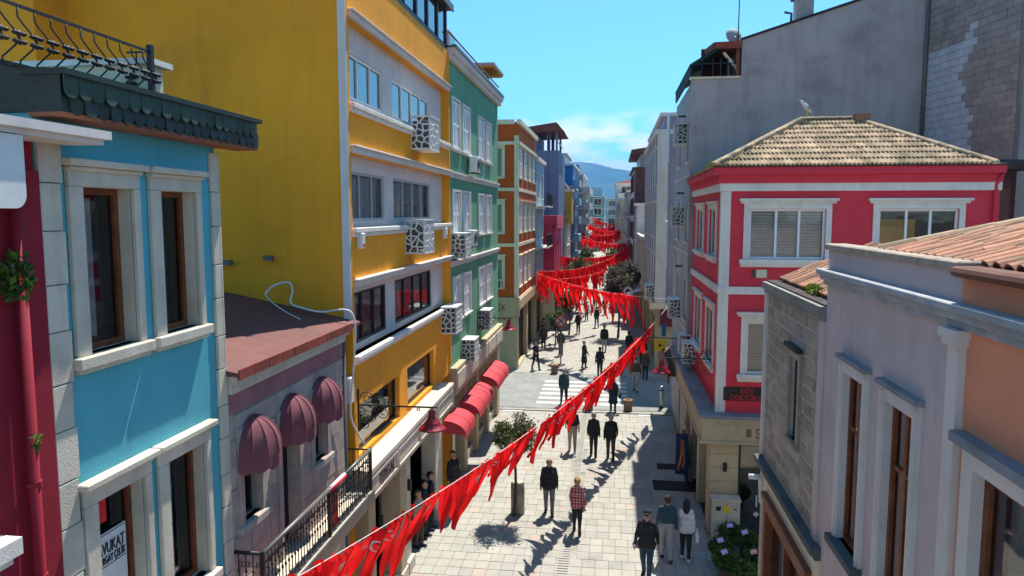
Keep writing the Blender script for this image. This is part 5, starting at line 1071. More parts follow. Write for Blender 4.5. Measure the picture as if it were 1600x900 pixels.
# lilac house
t = thing('lilac_house', 'lilac rendered house with tall white framed windows and a mouldy cornice', 'house', (5, 9.3, 0))
L0, L1 = 7.24, 11.48; ops = [(9.62, 10.42, 5.0, 7.36), (8.06, 8.86, 5.0, 7.36)]
b = MB(); wall(b, fr, L0, L1, 0, 9.0, ops, .12, 0, 1); shell(b, XP, 12, L0, L1, 0, 9.0, 'LT'); part('wall', b, [M['lilac'], M['greytrim']], t)
for (a, c, v0, v1) in ops:
    q = MB(); q.fb(fr, c, c + .17, v0, v1 + .17, 0, .05); q.fb(fr, a - .13, a, v0, v1 + .17, 0, .05); q.fb(fr, a, c, v1, v1 + .17, 0, .05); part('window_surround', q, M['greytrim'], t); q = MB(); q.fb(fr, c + .06, c + .12, v0, v1 + .1, .05, .075); q.fb(fr, a - .09, a - .05, v0, v1 + .1, .05, .075); part('surround_moulding', q, M['greytrim'], t)
    q = MB(); q.fb(fr, a - .18, c + .2, v1 + .17, v1 + .23, 0, .10); part('window_hood', q, M['navyledge'], t); part('sill', MB().fb(fr, a - .15, c + .18, v0 - .1, v0, -.1, .15), M['mossledge'], t)
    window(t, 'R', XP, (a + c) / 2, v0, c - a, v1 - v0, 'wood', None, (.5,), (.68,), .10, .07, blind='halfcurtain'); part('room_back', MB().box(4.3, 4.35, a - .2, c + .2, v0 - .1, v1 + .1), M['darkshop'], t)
q = MB(); q.fb(fr, L0 - 3, L1 + .08, 8.62, 8.70, 0, .16); q.fb(fr, L0 - 3, L1 + .05, 8.54, 8.62, 0, .11); q.fb(fr, L0 - 3, L1 + .03, 8.46, 8.54, 0, .06); bevel(part('cornice', q, mat('mouldy_cornice', (.40, .41, .44), .85, .14, 2.5, .3, 40, stain=.7, streak=.3), t), .012)
q = MB(); q.fb(fr, L0, L1 + .06, 8.98, 9.07, -.25, .05); bevel(part('parapet_coping', q, M['stone'], t), .015)
q = MB(); q.fb(fr, 7.08, 7.30, 0, 8.45, 0, .07); q.fb(fr, 7.04, 7.34, 8.30, 8.37, 0, .11); q.fb(fr, 7.02, 7.36, 8.37, 8.455, 0, .14); part('pilaster', q, M['greytrim'], t)
# salmon house at the right edge
t2 = thing('salmon_house', 'salmon pink house at the right edge with a brown framed window', 'house', (5, 5.6, 0))
ops = [(5.2, 6.72, 5.6, 7.28)]
b = MB(); wall(b, fr, 3.4, L0, 0, 8.95, ops, .12, 0, 1); shell(b, XP, 12, 3.4, L0, 0, 8.95, 'LTB'); part('wall', b, [M['salmon'], M['greytrim']], t2)
for (a, c, v0, v1) in ops:
    q = MB(); q.fb(fr, c, c + .2, v0, v1 + .18, 0, .06); q.fb(fr, a - .2, a, v0, v1 + .18, 0, .06); q.fb(fr, a, c, v1, v1 + .18, 0, .06); part('window_surround', q, M['greytrim'], t2); part('window_hood', MB().fb(fr, a - .3, c + .3, v1 + .18, v1 + .27, 0, .14), M['navyledge'], t2)
    window(t2, 'R', XP, (a + c) / 2, v0, c - a, v1 - v0, 'wood', None, (.5,), (), .10, .09, blind='halfcurtain'); part('room_back', MB().box(4.4, 4.45, a - .2, c + .2, v0 - .1, v1 + .1), M['darkshop'], t2)
q = MB(); q.fb(fr, 3.4, L0 - .01, 8.93, 9.03, -.2, .06); q.tube([fr(3.4, 8.98, .07), fr(L0 - .01, 8.98, .07)], .05, 8); part('gutter', q, M['brown'], t2)
# shared barrel tile roof over the lilac and salmon houses
b = MB(); b.add([(XP + .15, 3.4, 8.95), (XP + .15, 9.9, 8.95), (7.6, 8.6, 10.0), (7.6, 3.4, 10.0), (7.6, 11.3, 9.0), (XP + .9, 11.3, 8.98)], [(0, 1, 2, 3), (1, 5, 4, 2)]); rf = part('roof', b, M['darkroof'], t)
barrel_roof(rf, XP + .16, 8.96, 4.6, 9.9, .235, 11, lambda x, y: y < 9.95 - (x - XP) * .30)
ridge_line((XP + .2, 9.95, 9.02), (6.9, 8.75, 9.88), rf, step=.38)
# ---- right side beyond the side street
t, fr2, ff2, st = block('lavender_building', 'lavender and white building with tall pilasters across the side street on the right', 'R', 2.62, 44.4, 60.5, 11, 14.3, M['lavender'], 3, 6, 'greytrim', 0, (1.6, 2.1), 4.2, None, 'beige', bands=False, blind='curtain')
for u in [44.4 + i * 2.683 for i in range(7)]: part('pilaster', MB().fb(fr2, u - .22, u + .22, 4.2, 14.2, 0, .05), M['farwhite'], t)
q = MB(); q.box(2.55, 3.18, 44.2, 44.398, 4.2, 14.2); part('end_pilaster', q, M['farwhite'], t); q = MB(); q.box(2.9, 13, 44.6, 60.5, 14.42, 15.2); part('attic', q, M['lavender'], t); q = MB(); q.box(2.7, 13.2, 44.4, 60.5, 15.2, 15.4); part('attic_cornice', q, M['greytrim'], t)
q = MB(); q.box(2.25, 13, 44.1, 44.39, 3.9, 4.25); part('sign_ledge', q, M['cream'], t); part('maroon_sign', MB().box(2.9, 8, 44.0, 44.3, 2.9, 3.9), MATS['maroon_board'], t)
lattice_ac('white lattice cover at the foot of the lavender building', (2.6, 46.0, 4.3), 'R', 1.1)
t, fr2, ff2, st = block('stone_shop_building', 'low pale stone building with an arched parapet on the right of the street', 'R', 2.55, 61, 74, 9, 7.6, M['beige'], 1, 5, 'cream', 1, (1.2, 2.2), 3.8)
t, fr2, ff2, st = block('white_lamp_house', 'narrow white house between the lavender building and the stone shop', 'R', 2.4, 74.3, 80, 9, 10.5, M['farwhite'], 2, 3, 'white', 1, (1.1, 1.7), 3.6)
t, fr2, ff2, st = block('brown_tower', 'tall brown and mauve building rising over the low shops on the right', 'R', 2.25, 80.5, 95, 11, 14.4, M['farwhite'], 4, 5, 'brown', 0, (1.5, 1.7), 3.6, front_m=M['mauve'], bands=False)
part('brown_frame', MB().box(2.4, 4.2, 80.2, 80.49, 7, 14.3), M['brown'], t); part('brown_frame', MB().box(4.2, 13, 80.2, 80.49, 13.4, 14.3), M['brown'], t)
q = MB(); q.box(2.9, 12, 82, 94, 14.5, 16.0); part('roof_glazing', q, M['greyframe'], t); q = MB(); q.hexa([(1.9, 79.8, 16.0), (13, 79.8, 16.0), (13, 95, 16.0), (1.9, 95, 16.0), (1.9, 79.8, 16.3), (13, 79.8, 18), (13, 95, 18), (1.9, 95, 16.3)]); part('roof', q, M['brown'], t)
for i in range(4): part('roof_pane', MB().box(4.0 + i * .9, 4.75 + i * .9, 81.9, 81.98, 14.7, 15.9), G_SKY, t)
t, fr2, ff2, st = block('white_corner_block', 'white corner block with a red tiled roof far down on the right', 'R', .6, 150, 172, 12, 15.6, M['farwhite'], 5, 5, 'white', 3, (1.9, 1.9), 3.5, roof='tiled')
for k in range(5): part('balcony', MB().fb(ff2, 1.0, 5.4, 3.5 + st * k - .1, 3.5 + st * k + .9, 0, 1.2), M[('farwhite', 'skyblue', 'farwhite', 'fargrey', 'farwhite')[k]], t)
t, fr2, ff2, st = block('grey_corner_block', 'grey block beside the brown tower on the right of the street', 'R', 1.9, 96, 120, 10, 12.5, M['fargrey'], 3, 6, 'white', 1, (1.5, 1.7), 3.5)
t, fr2, ff2, st = block('cream_far_block', 'cream block behind the grey block on the right of the street', 'R', 1.4, 121, 149, 11, 12.0, M['cream'], 3, 6, 'white', 1, (1.6, 1.7), 3.5)
t, fr2, ff2, st = block('closing_block', 'pale block at the very end of the street between the others', 'R', -2.0, 216, 232, 14, 14, M['skyblue'], 4, 4, 'white', 4, (2, 2), 3.5)
# ================================================================== things in the street
# utility cabinet at the corner pillar
cb = thing('utility_cabinet', 'pale utility cabinet with stickers in front of the beige corner pillar', 'cabinet', (3.38, 21.4, 0))
bevel(part('body', MB().box(3.0, 3.76, 21.15, 21.55, .06, 1.26), M['marble'], cb), .015); part('plinth', MB().box(3.02, 3.74, 21.17, 21.55, 0, .06), M['concrete'], cb); bevel(part('lid', MB().box(2.97, 3.79, 21.12, 21.58, 1.26, 1.31), M['marble'], cb), .01)
for (x0, x1, z0, z1, m_) in ((3.08, 3.22, .98, 1.10, 'signblack'), (3.30, 3.46, .92, 1.12, 'yellowsign'), (3.58, 3.66, 1.02, 1.06, 'lettergrey'), (3.12, 3.6, .52, .54, 'lettergrey'), (3.05, 3.15, .36, .38, 'lettergrey'), (3.2, 3.45, .36, .38, 'lettergrey')): part('sticker', MB().box(x0, x1, 21.142, 21.149, z0, z1), M[m_], cb)
part('door_seam', MB().box(3.375, 3.385, 21.143, 21.149, .1, 1.24), M['lettergrey'], cb)
# potted plants with lilac cards
rr = random.Random(14)
pots = [(3.45, 20.75, 'lilac', 'tall potted green plant nearest the utility cabinet, with a lilac card'), (3.78, 20.35, 'lilac', 'potted green plant by the dark shop door, with a large lilac card'), (3.05, 19.75, 'lilac', 'potted green plant with a lilac card on the walkway side of the display'), (3.05, 19.05, 'lilac', 'potted green plant with a lilac card at the near left of the display'), (3.8, 19.15, 'rose', 'potted green plant with a rose coloured card'), (4.2, 19.9, None, 'potted green plant without card by the stone house corner'), (3.45, 18.4, None, 'potted green plant at the bottom of the picture without card')]
for i, (x, y, c, lab) in enumerate(pots):
    p = thing('potted_plant', lab, 'plant', (x, y, 0), 'potted plants by the stone house')
    part('pot', MB().lathe([(.13, 0), (.17, .26), (.19, .27), (.19, .30), (.15, .30), (.14, .25)], (x, y, 0), 12), M['planterwood'], p, True)
    fo = leaf_clump('foliage', None, None, (x, y, .52), .36, .36, .28, 900, .10, [M['leafbright'], M['leaf']], parent=p, seed=30 + i); fo.location = Vector((0, 0, 0)) - ORG[p.name]
    if c:
        q = MB(); q.box(-.085, .085, -.006, .006, -.065, .065); o = part('card', q, M['purplecard' if c == 'lilac' else 'pinkcard'], p, loc=(x - .06, y - .18, .80)); o.rotation_euler = (R(-50), R(-14), R(rr.uniform(-15, 25))); o['label'] = c + ' coloured card stuck in the plant'
        q = MB(); q.box(-.06, .06, -.009, -.006, -.01, .01); link('card_print', q.mesh('card_print', M['signwhite']), o, local=True)
# hanging dyed cloth at the shop front
hc = thing('hanging_cloth', 'dark blue cloth with an orange motif hanging at the corner shop front', 'cloth', (2.6, 26.4, .4))
def fold_sheet(x, y0, y1, z0, z1, amp, nn=24, th=.01):
    q = MB(); vs = []
    for i in range(nn + 1): y = y0 + (y1 - y0) * i / nn; xx = x + amp * math.sin(i * 1.1); vs += [(xx, y, z0), (xx, y, z1)]
    q.add(vs, [(2 * i, 2 * i + 2, 2 * i + 3, 2 * i + 1) for i in range(nn)]); return q
part('cloth', fold_sheet(2.72, 25.6, 27.2, .12, 1.55, .05), M['bluecloth'], hc, True)
q = MB()
for (y0, z0, y1, z1) in ((26.0, .7, 26.3, 1.5), (26.3, 1.5, 26.55, 1.75), (26.75, .75, 26.5, 1.5), (25.9, .85, 26.2, .95), (26.8, .9, 26.5, 1.0), (26.4, .6, 26.4, 1.2)): q.tube(smooth_path([(2.66, y0, z0), (2.64, (y0 + y1) / 2 + .05, (z0 + z1) / 2), (2.66, y1, z1)]), .06, 6)
part('motif', q, M['orangecloth'], hc, True); part('hanging_rod', MB().bar((2.72, 25.5, 1.98), (2.72, 27.3, 1.98), .015), M['iron'], hc)
part('front_cloth', MB().box(2.3, 2.72, 25.55, 25.58, .45, 1.9), M['bluecloth'], hc); q = MB(); q.tube(smooth_path([(2.4, 25.53, .6), (2.5, 25.52, 1.1), (2.52, 25.53, 1.7), (2.6, 25.53, 1.0), (2.55, 25.53, .7)]), .05, 6); part('motif', q, M['orangecloth'], hc, True)
# signs hung at the shops beyond
ys = thing('yellow_hanging_sign', 'yellow square hanging sign with a black mark on the right side shops', 'sign', (2.25, 34.0, 3.6)); part('board', MB().box(1.98, 2.50, 33.97, 34.03, 3.25, 3.80), M['yellowsign'], ys); part('mark', MB().lathe([(.11, -.004), (.11, .004)], (0, 0, 0), 3), M['lettergrey'], ys, loc=(2.24, 33.96, 3.52)).rotation_euler = (R(90), 0, 0); part('bracket', MB().bar((1.9, 34, 3.86), (3.0, 34, 3.86), .02), M['iron'], ys)
bs = thing('blue_hanging_cloth', 'bright blue strip hanging above the yellow sign', 'banner', (2.4, 34, 4.3)); part('strip', MB().box(2.30, 2.5, 33.9, 33.93, 3.95, 4.55), M['strongblue'], bs)
gs = thing('white_ring_sign', 'white ring shaped sign projecting among the dark trees', 'sign', (1.3, 56, 4.2)); lettering(gs, '9', 1.7, M['signwhite'], 'F', (1.25, 55.8, 2.9)); part('bracket', MB().bar((1.3, 55.9, 3.6), (2.9, 55.9, 3.6), .03), M['iron'], gs)
# no stopping sign on a pole
ns = thing('no_stopping_sign', 'round red ringed no stopping sign on a thin pole beyond the crossing', 'sign', (-3.13, 46, 0))
part('pole', MB().tube([(-3.13, 46, 0), (-3.13, 46, 3.15)], .04, 8), M['greyiron'], ns, True); part('base', MB().lathe([(.28, 0), (.26, .04), (.05, .06)], (-3.13, 46, 0), 14), M['greyiron'], ns)
def disc(r0, r1, n_=28, th=.01):
    q = MB(); vs = [(r * math.cos(2 * math.pi * k / n_), y, r * math.sin(2 * math.pi * k / n_)) for y in (-th, th) for r in (r0, r1) for k in range(n_)]
    fs = []
    for k in range(n_):
        k2 = (k + 1) % n_; fs += [(k, n_ + k, n_ + k2, k2), (2 * n_ + k2, 3 * n_ + k2, 3 * n_ + k, 2 * n_ + k), (n_ + k, 3 * n_ + k, 3 * n_ + k2, n_ + k2), (k2, 2 * n_ + k2, 2 * n_ + k, k)]
    return q.add(vs, fs)
part('face', disc(.005, .36), M['pinkcard'], ns, loc=(-3.13, 45.93, 2.82)); part('ring', disc(.29, .40, th=.016), M['lamp'], ns, loc=(-3.13, 45.925, 2.82))
for a in (45, -45): o = part('slash', MB().box(-.3, .3, -.02, -.012, -.035, .035), M['brown' if a > 0 else 'lamp'], ns, loc=(-3.13, 45.925, 2.82)); o.rotation_euler = (0, R(a), 0)
# bollards and tubs
sb = thing('stone_bollard', 'round stone bollard standing beside the ball shaped tree', 'bollard', (-2.88, 22.55, 0)); part('shaft', MB().lathe([(.22, 0), (.22, .95), (.19, 1.0), (.10, 1.03)], (-2.88, 22.55, 0), 20), M['bollardstone'], sb, True); part('cap', MB().lathe([(.20, 1.0), (.17, 1.035), (.02, 1.05)], (-2.88, 22.55, 0), 20), M['marble'], sb, True)
for i, (x, y, lab) in enumerate(((-1.02, 35.3, 'small wooden tub left of the woman in the long dark coat'), (.87, 35.5, 'small wooden tub right of the woman in the long dark coat'), (-3.32, 43.4, 'small wooden tub beyond the crossing near the round sign'), (.13, 43.4, 'small wooden tub beyond the crossing in the middle of the street'))):
    p = thing('street_tub', lab, 'planter', (x, y, 0), 'wooden tubs at the crossing')
    for k in range(10):
        a = 2 * math.pi * k / 10; o = part('stave', MB().box(-.062, .062, -.02, .02, .02, .50), M['planterwood'], p, loc=(x + .185 * math.cos(a), y + .185 * math.sin(a), 0), rz=a + R(90))
    part('rim', MB().lathe([(.21, .49), (.23, .50), (.23, .54), (.15, .54), (.15, .49)], (x, y, 0), 14), M['tileold'], p, True); part('foot', MB().lathe([(.19, 0), (.19, .03)], (x, y, 0), 12), M['greyiron'], p)
mbd = thing('steel_bollard', 'slim steel bollard at the edge of the shaded side street', 'bollard', (2.51, 36.2, 0)); part('post', MB().lathe([(.09, 0), (.09, 1.05), (.07, 1.1), (.01, 1.11)], (2.51, 36.2, 0), 14), M['steel'], mbd, True); part('base_ring', MB().lathe([(.12, 0), (.12, .06), (.09, .08)], (2.51, 36.2, 0), 14), M['iron'], mbd, True); part('band', MB().lathe([(.094, .86), (.094, .94)], (2.51, 36.2, 0), 14), M['iron'], mbd, True)

# trees
def tree(name, label, base, trunk, hc_, rx, rz_, n, size, mats, seed, group=None, bend=.06):
    t = thing(name, label, 'tree', base, group); rr = random.Random(seed); x, y, z = base
    pts = [(x, y, z), (x + bend, y, z + trunk * .5), (x + bend * .3, y, z + trunk)]
    part('trunk', MB().tube(smooth_path(pts, 4), .055 * rx + .02, 8, r1=.03 * rx + .01), M['bark'], t, True)
    for k in range(7):
        a = rr.uniform(0, 6.28); e_ = rr.uniform(.3, 1.2); L_ = rx * .75; p0 = Vector((x + bend * .3, y, z + trunk * rr.uniform(.88, 1))); d = Vector((math.cos(a) * math.cos(e_), math.sin(a) * math.cos(e_), math.sin(e_)))
        part('limb', MB().tube([p0, p0 + d * L_ * .5 + Vector((0, 0, .03)), p0 + d * L_], .03 * rx, 5, r1=.008), M['bark'], t, True)
    b = MB(); cs = []
    for k in range(26):
        p = Vector((rr.gauss(0, 1), rr.gauss(0, 1), rr.gauss(0, 1))).normalized() * rr.uniform(.45, .95); cs.append((p, rr.uniform(.22, .38)))
    for i in range(n):
        p, r_ = cs[rr.randrange(len(cs))]; q = p + Vector((rr.gauss(0, 1), rr.gauss(0, 1), rr.gauss(0, 1))) * r_ * .55
        c = Vector((x + bend * .3 + q.x * rx, y + q.y * rx, z + hc_ + q.z * rz_)); d = Vector((rr.gauss(0, 1), rr.gauss(0, 1), rr.gauss(.6, .8))).normalized(); s = d.orthogonal().normalized(); s.rotate(Matrix.Rotation(rr.uniform(0, 6.28), 3, d)); w_ = d.cross(s); z_ = size * rr.uniform(.6, 1.3)
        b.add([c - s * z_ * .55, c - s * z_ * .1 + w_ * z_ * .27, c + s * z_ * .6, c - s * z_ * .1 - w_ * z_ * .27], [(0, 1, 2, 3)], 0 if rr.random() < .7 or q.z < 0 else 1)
    part('crown', b, mats, t); return t
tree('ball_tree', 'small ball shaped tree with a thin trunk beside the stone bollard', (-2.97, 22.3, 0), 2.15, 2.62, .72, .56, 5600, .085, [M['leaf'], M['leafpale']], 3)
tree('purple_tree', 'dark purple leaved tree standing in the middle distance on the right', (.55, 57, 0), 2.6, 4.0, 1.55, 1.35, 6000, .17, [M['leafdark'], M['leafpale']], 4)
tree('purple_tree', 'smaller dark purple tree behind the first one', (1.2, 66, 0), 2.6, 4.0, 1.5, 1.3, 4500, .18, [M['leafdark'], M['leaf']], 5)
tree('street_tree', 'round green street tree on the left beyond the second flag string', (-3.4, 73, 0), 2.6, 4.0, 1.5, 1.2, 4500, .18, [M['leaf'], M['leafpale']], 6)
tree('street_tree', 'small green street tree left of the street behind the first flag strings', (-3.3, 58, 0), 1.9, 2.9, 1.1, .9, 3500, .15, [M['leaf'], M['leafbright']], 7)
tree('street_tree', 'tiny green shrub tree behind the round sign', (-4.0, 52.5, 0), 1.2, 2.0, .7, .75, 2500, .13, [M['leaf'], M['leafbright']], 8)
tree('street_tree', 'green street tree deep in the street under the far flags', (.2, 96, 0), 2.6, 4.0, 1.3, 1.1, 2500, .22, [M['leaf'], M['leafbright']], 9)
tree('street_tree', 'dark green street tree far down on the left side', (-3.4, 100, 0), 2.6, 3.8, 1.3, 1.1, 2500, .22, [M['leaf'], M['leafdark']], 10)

# shop canopies down the street
cols_ = [('plasticwhite', 'white'), ('awnred', 'rose red'), ('plasticwhite', 'white'), ('awnpink', 'plum'), ('awnred', 'rose red'), ('greencanvas', 'green'), ('plasticwhite', 'white'), ('awnred', 'rose red')]
for i in range(8):
    y = 61 + i * 6.0; mk, cn2 = cols_[i]; xw = -4.7 if 60 < y < 69 else -5.05
    c = thing('shop_canopy', f'{cn2} sloping shop canopy, {["first","second","third","fourth","fifth","sixth","seventh","eighth"][i]} of the row on the far left side', 'canopy', (xw + .7, y + 2, 2.6), 'canopies along the far left side')
    q = MB(); q.hexa([(xw, y, 3.1), (xw + 1.5, y, 2.55), (xw + 1.5, y + 4.4, 2.55), (xw, y + 4.4, 3.1), (xw, y, 3.14), (xw + 1.5, y, 2.59), (xw + 1.5, y + 4.4, 2.59), (xw, y + 4.4, 3.14)]); part('canvas', q, M[mk], c)
    part('valance', MB().box(xw + 1.5, xw + 1.52, y, y + 4.4, 2.3, 2.59), M[mk], c)
    for yy in (y + .1, y + 4.3): part('strut', MB().bar((xw, yy, 2.4), (xw + 1.45, yy, 2.56), .02), M['iron'], c)
for i, (y, mk, lab) in enumerate(((62, 'plasticwhite', 'white sloping canopy on the right side below the stone shop'), (69, 'awnred', 'red sloping canopy on the right side further down'), (88, 'plasticwhite', 'white sloping canopy far down on the right side'))):
    xw = (2.5, 2.5, 2.2)[i]; c = thing('shop_canopy', lab, 'canopy', (xw - .7, y + 2, 2.6)); q = MB(); q.hexa([(xw, y, 3.2), (xw - 1.3, y, 2.65), (xw - 1.3, y + 4.4, 2.65), (xw, y + 4.4, 3.2), (xw, y, 3.24), (xw - 1.3, y, 2.69), (xw - 1.3, y + 4.4, 2.69), (xw, y + 4.4, 3.24)]); part('canvas', q, M[mk], c); part('valance', MB().box(xw - 1.32, xw - 1.3, y, y + 4.4, 2.4, 2.69), M[mk], c)
# overhead wires
for i, (a, c, lab) in enumerate((((-5.0, 60, 9.5), (2.6, 60, 9.3), 'thin wire high across the street over the trees'), ((-5.2, 100, 17), (1.9, 96, 15), 'thin wire high across the far end of the street'))):
    a = Vector(a); c = Vector(c); single('overhead_wire', MB().tube([a + (c - a) * k / 10 - Vector((0, 0, .4 * 4 * (k / 10) * (1 - k / 10))) for k in range(11)], .012, 4), M['iron'], lab, 'wire')

# ================================================================== strings of red pennants
def flag_fn(seed, L_=1.5, W=.44):
    rr = random.Random(seed); ph = rr.uniform(0, 6); tw = rr.uniform(-1.25, -.25); amp = rr.uniform(.02, .07); cur = rr.uniform(-.25, .15); pin = rr.uniform(.75, 1.0)
    def P_(s, v):     # s -.5...5 across, v 0..1 down
        w_ = W * (1 - v) ** .75 * (pin + (1 - pin) * abs(1 - 2 * v)); a = tw * min(1., v * 1.7)
        x = s * w_ * math.cos(a) + cur * v * v * .5 + .05 * math.sin(v * 7 + ph) * v; y = s * w_ * math.sin(a) + amp * math.sin(v * 6.5 + ph + s * 2.5) * (v ** .5) + .05 * math.sin(s * 9 + ph) * (1 - v * .5)
        return Vector((x, y, -L_ * v * (1 - .06 * abs(cur))))
    return P_
def flag_mesh(seed, L_, W):
    P_ = flag_fn(seed, L_, W); nu, nv = 6, 12; q = MB(); vs = [P_(i / nu - .5, j / nv) for j in range(nv + 1) for i in range(nu + 1)]
    q.add(vs, [(j * (nu + 1) + i, j * (nu + 1) + i + 1, (j + 1) * (nu + 1) + i + 1, (j + 1) * (nu + 1) + i) for j in range(nv) for i in range(nu)]); return q.mesh('flag', M['flag'], True)
def emblem_mesh(seed, L_, W):
    P_ = flag_fn(seed, L_, W); q = MB()
    def put(poly):
        for sg_ in (-1, 1):
            vs = []
            for s, z in poly:
                v = min(.95, max(.02, -z / L_)); ww = W * (1 - v) ** .75
                p = P_(max(-.5, min(.5, s / ww)), v); n_ = (P_(.1, v) - P_(-.1, v)).cross(P_(0, min(1, v + .02)) - P_(0, v)); n_.normalize(); vs.append(p + n_ * .006 * sg_)
            q.add(vs, [tuple(range(len(vs)))] if False else [(i, i + 1, len(vs) - 2 - i, len(vs) - 1 - i) for i in range(len(vs) // 2 - 1)])
    cz = -.36; out = []; inn = []
    for k in range(15):
        a = R(40) + R(280) * k / 14; out.append((.115 * math.cos(a), cz + .115 * math.sin(a)))
    for k in range(15):
        a = R(52) + R(256) * k / 14; inn.append((.035 + .092 * math.cos(a), cz + .092 * math.sin(a)))
    put(out + inn[::-1])
    st_ = [(.07 + (.05 if k % 2 == 0 else .02) * math.cos(R(36 * k)), cz + (.05 if k % 2 == 0 else .02) * math.sin(R(36 * k))) for k in range(10)]
    for sg_ in (-1, 1):
        vs = []
        for s, z in st_: v = -z / L_; p = P_(max(-.5, min(.5, s / (W * (1 - v) ** .75))), v); n_ = (P_(.1, v) - P_(-.1, v)).cross(P_(0, v + .02) - P_(0, v)); n_.normalize(); vs.append(p + n_ * .006 * sg_)
        q.add(vs, [tuple(range(10))])
    return q.mesh('crescent_and_star', M['flagwhite'])
FLG = [(flag_mesh(s, 1.38, .50), emblem_mesh(s, 1.38, .50)) for s in range(12)]
def bunting(label, a, c, sag, n, s0, s1, emb, seed, lean, sc=1.0, jit=1.0):
    rr = random.Random(seed); a = Vector(a); c = Vector(c)
    def cp(s): return a + (c - a) * s - Vector((0, 0, 4 * sag * s * (1 - s)))
    t = thing('flag_string', label, 'bunting', tuple(a), 'strings of red pennants across the street')
    part('cord', MB().tube([cp(i / 30) for i in range(31)], .008, 5), M['cord'], t, True)
    az = math.atan2(c.y - a.y, c.x - a.x)
    for i in range(n):
        s = s0 + (s1 - s0) * (i + rr.uniform(-.35, .35) * jit) / n
        if rr.random() < .05: continue
        k = rr.randrange(12); o = link('flag', FLG[k][0], t, cp(s)); z_ = sc * rr.uniform(.8, 1.1); o.scale = (z_, z_, z_ * rr.uniform(.85, 1.1))
        M_ = Matrix.Rotation(R(lean + rr.gauss(0, 9)), 3, Vector((0, 1, 0))) @ Matrix.Rotation(R(rr.gauss(6, 10)), 3, Vector((1, 0, 0))) @ Matrix.Rotation(az + R(rr.gauss(0, 14)), 3, 'Z'); o.rotation_euler = M_.to_euler()
        if emb and rr.random() < emb: link('crescent_and_star', FLG[k][1], o, local=True)
bunting('nearest string of red crescent pennants slanting from lower left up to the right', (-5.3, 6.6, 4.55), (2.95, 37.3, 5.1), .95, 80, .06, .87, .5, 1, 23)
bunting('string of red pennants across the far side of the crossing', (-5.3, 51.8, 5.4), (3.0, 37.6, 5.25), .35, 46, .02, .82, .25, 2, -10, 1.3)
bunting('string of red pennants running from the orange building to the far right', (-5.3, 52.0, 5.5), (2.3, 95, 5.6), .95, 170, .01, .98, 0, 3, 4)
bunting('string of red pennants coming back from the far right to the left', (2.3, 95.5, 5.8), (-5.0, 113, 6.6), .7, 95, .02, .98, 0, 4, 0)
bunting('shorter string of red pennants just behind the crossing string', (-5.3, 53, 4.9), (-.5, 60, 5.0), .3, 36, .02, .98, 0, 5, 0)
bunting('string of red pennants high in the far street', (-4.9, 113.5, 6.8), (1.7, 124, 6.8), .7, 66, .02, .98, 0, 6, 0, 1.15)
bunting('string of red pennants further back, rising to the left', (1.7, 124.5, 7.0), (-4.4, 140, 7.6), .7, 70, .02, .98, 0, 7, 0, 1.2)
bunting('string of red pennants near the street end, running right', (-4.4, 141, 7.6), (1.2, 152, 7.2), .6, 42, .02, .98, 0, 8, 0, 1.25)
bunting('farthest string of red pennants at the end of the street', (1.0, 153, 7.6), (-5.0, 172, 9.2), .6, 46, .02, .98, 0, 9, 0, 1.3)
bunting('string of red pennants doubled behind the long one toward the far right', (-5.2, 70, 5.6), (2.3, 97, 5.2), .7, 80, .02, .98, 0, 10, 0)
bunting('string of red pennants crossing low over the far trees', (2.2, 104, 5.6), (-5.0, 108, 6.2), .5, 34, .02, .98, 0, 11, 0)
bunting('string of red pennants crossing square in the far street', (-4.6, 128, 6.4), (1.5, 131, 6.4), .5, 32, .02, .98, 0, 12, 0, 1.1)
# ================================================================== people
def surface_nets(D, ID, org, h):
    nx, ny, nz = D.shape; ins = D < 0
    c = [(dx, dy, dz) for dx in (0, 1) for dy in (0, 1) for dz in (0, 1)]
    def sub(A, d): return A[d[0]:nx - 1 + d[0], d[1]:ny - 1 + d[1], d[2]:nz - 1 + d[2]]
    cnt = sum(sub(ins, d).astype(np.int8) for d in c); act = (cnt > 0) & (cnt < 8)
    idx = -np.ones(act.shape, np.int64); cells = np.argwhere(act); idx[act] = np.arange(len(cells))
    acc = np.zeros((len(cells), 3)); num = np.zeros(len(cells))
    vals = {d: sub(D, d)[act] for d in c}
    for d in c:
        for ax in range(3):
            if d[ax]: continue
            e_ = list(d); e_[ax] = 1; e_ = tuple(e_); a, b = vals[d], vals[e_]; x = (a < 0) != (b < 0)
            t = np.where(x, a / np.where(x, a - b, 1), 0); p = np.zeros((len(cells), 3)); p[:] = d; p[:, ax] = t; acc += p * x[:, None]; num += x
    V = (cells + acc / num[:, None]) * h + org
    F = []; Fid = []
    for ax in range(3):
        o1, o2 = (ax + 1) % 3, (ax + 2) % 3; s0 = [slice(None)] * 3; s1 = [slice(None)] * 3; s0[ax] = slice(0, -1); s1[ax] = slice(1, None)
        a, b = ins[tuple(s0)], ins[tuple(s1)]; ed = np.argwhere(a != b); ok = (ed[:, o1] > 0) & (ed[:, o2] > 0) & (ed[:, o1] < D.shape[o1] - 1) & (ed[:, o2] < D.shape[o2] - 1); ed = ed[ok]
        q = []
        for k1, k2 in ((1, 1), (0, 1), (0, 0), (1, 0)):
            e2 = ed.copy(); e2[:, o1] -= k1; e2[:, o2] -= k2; q.append(idx[e2[:, 0], e2[:, 1], e2[:, 2]])
        q = np.stack(q, 1); fl = ~a[ed[:, 0], ed[:, 1], ed[:, 2]]; q[fl] = q[fl][:, ::-1]; F.append(q); Fid.append(ID[ed[:, 0], ed[:, 1], ed[:, 2]])
    return V, np.concatenate(F), np.concatenate(Fid)

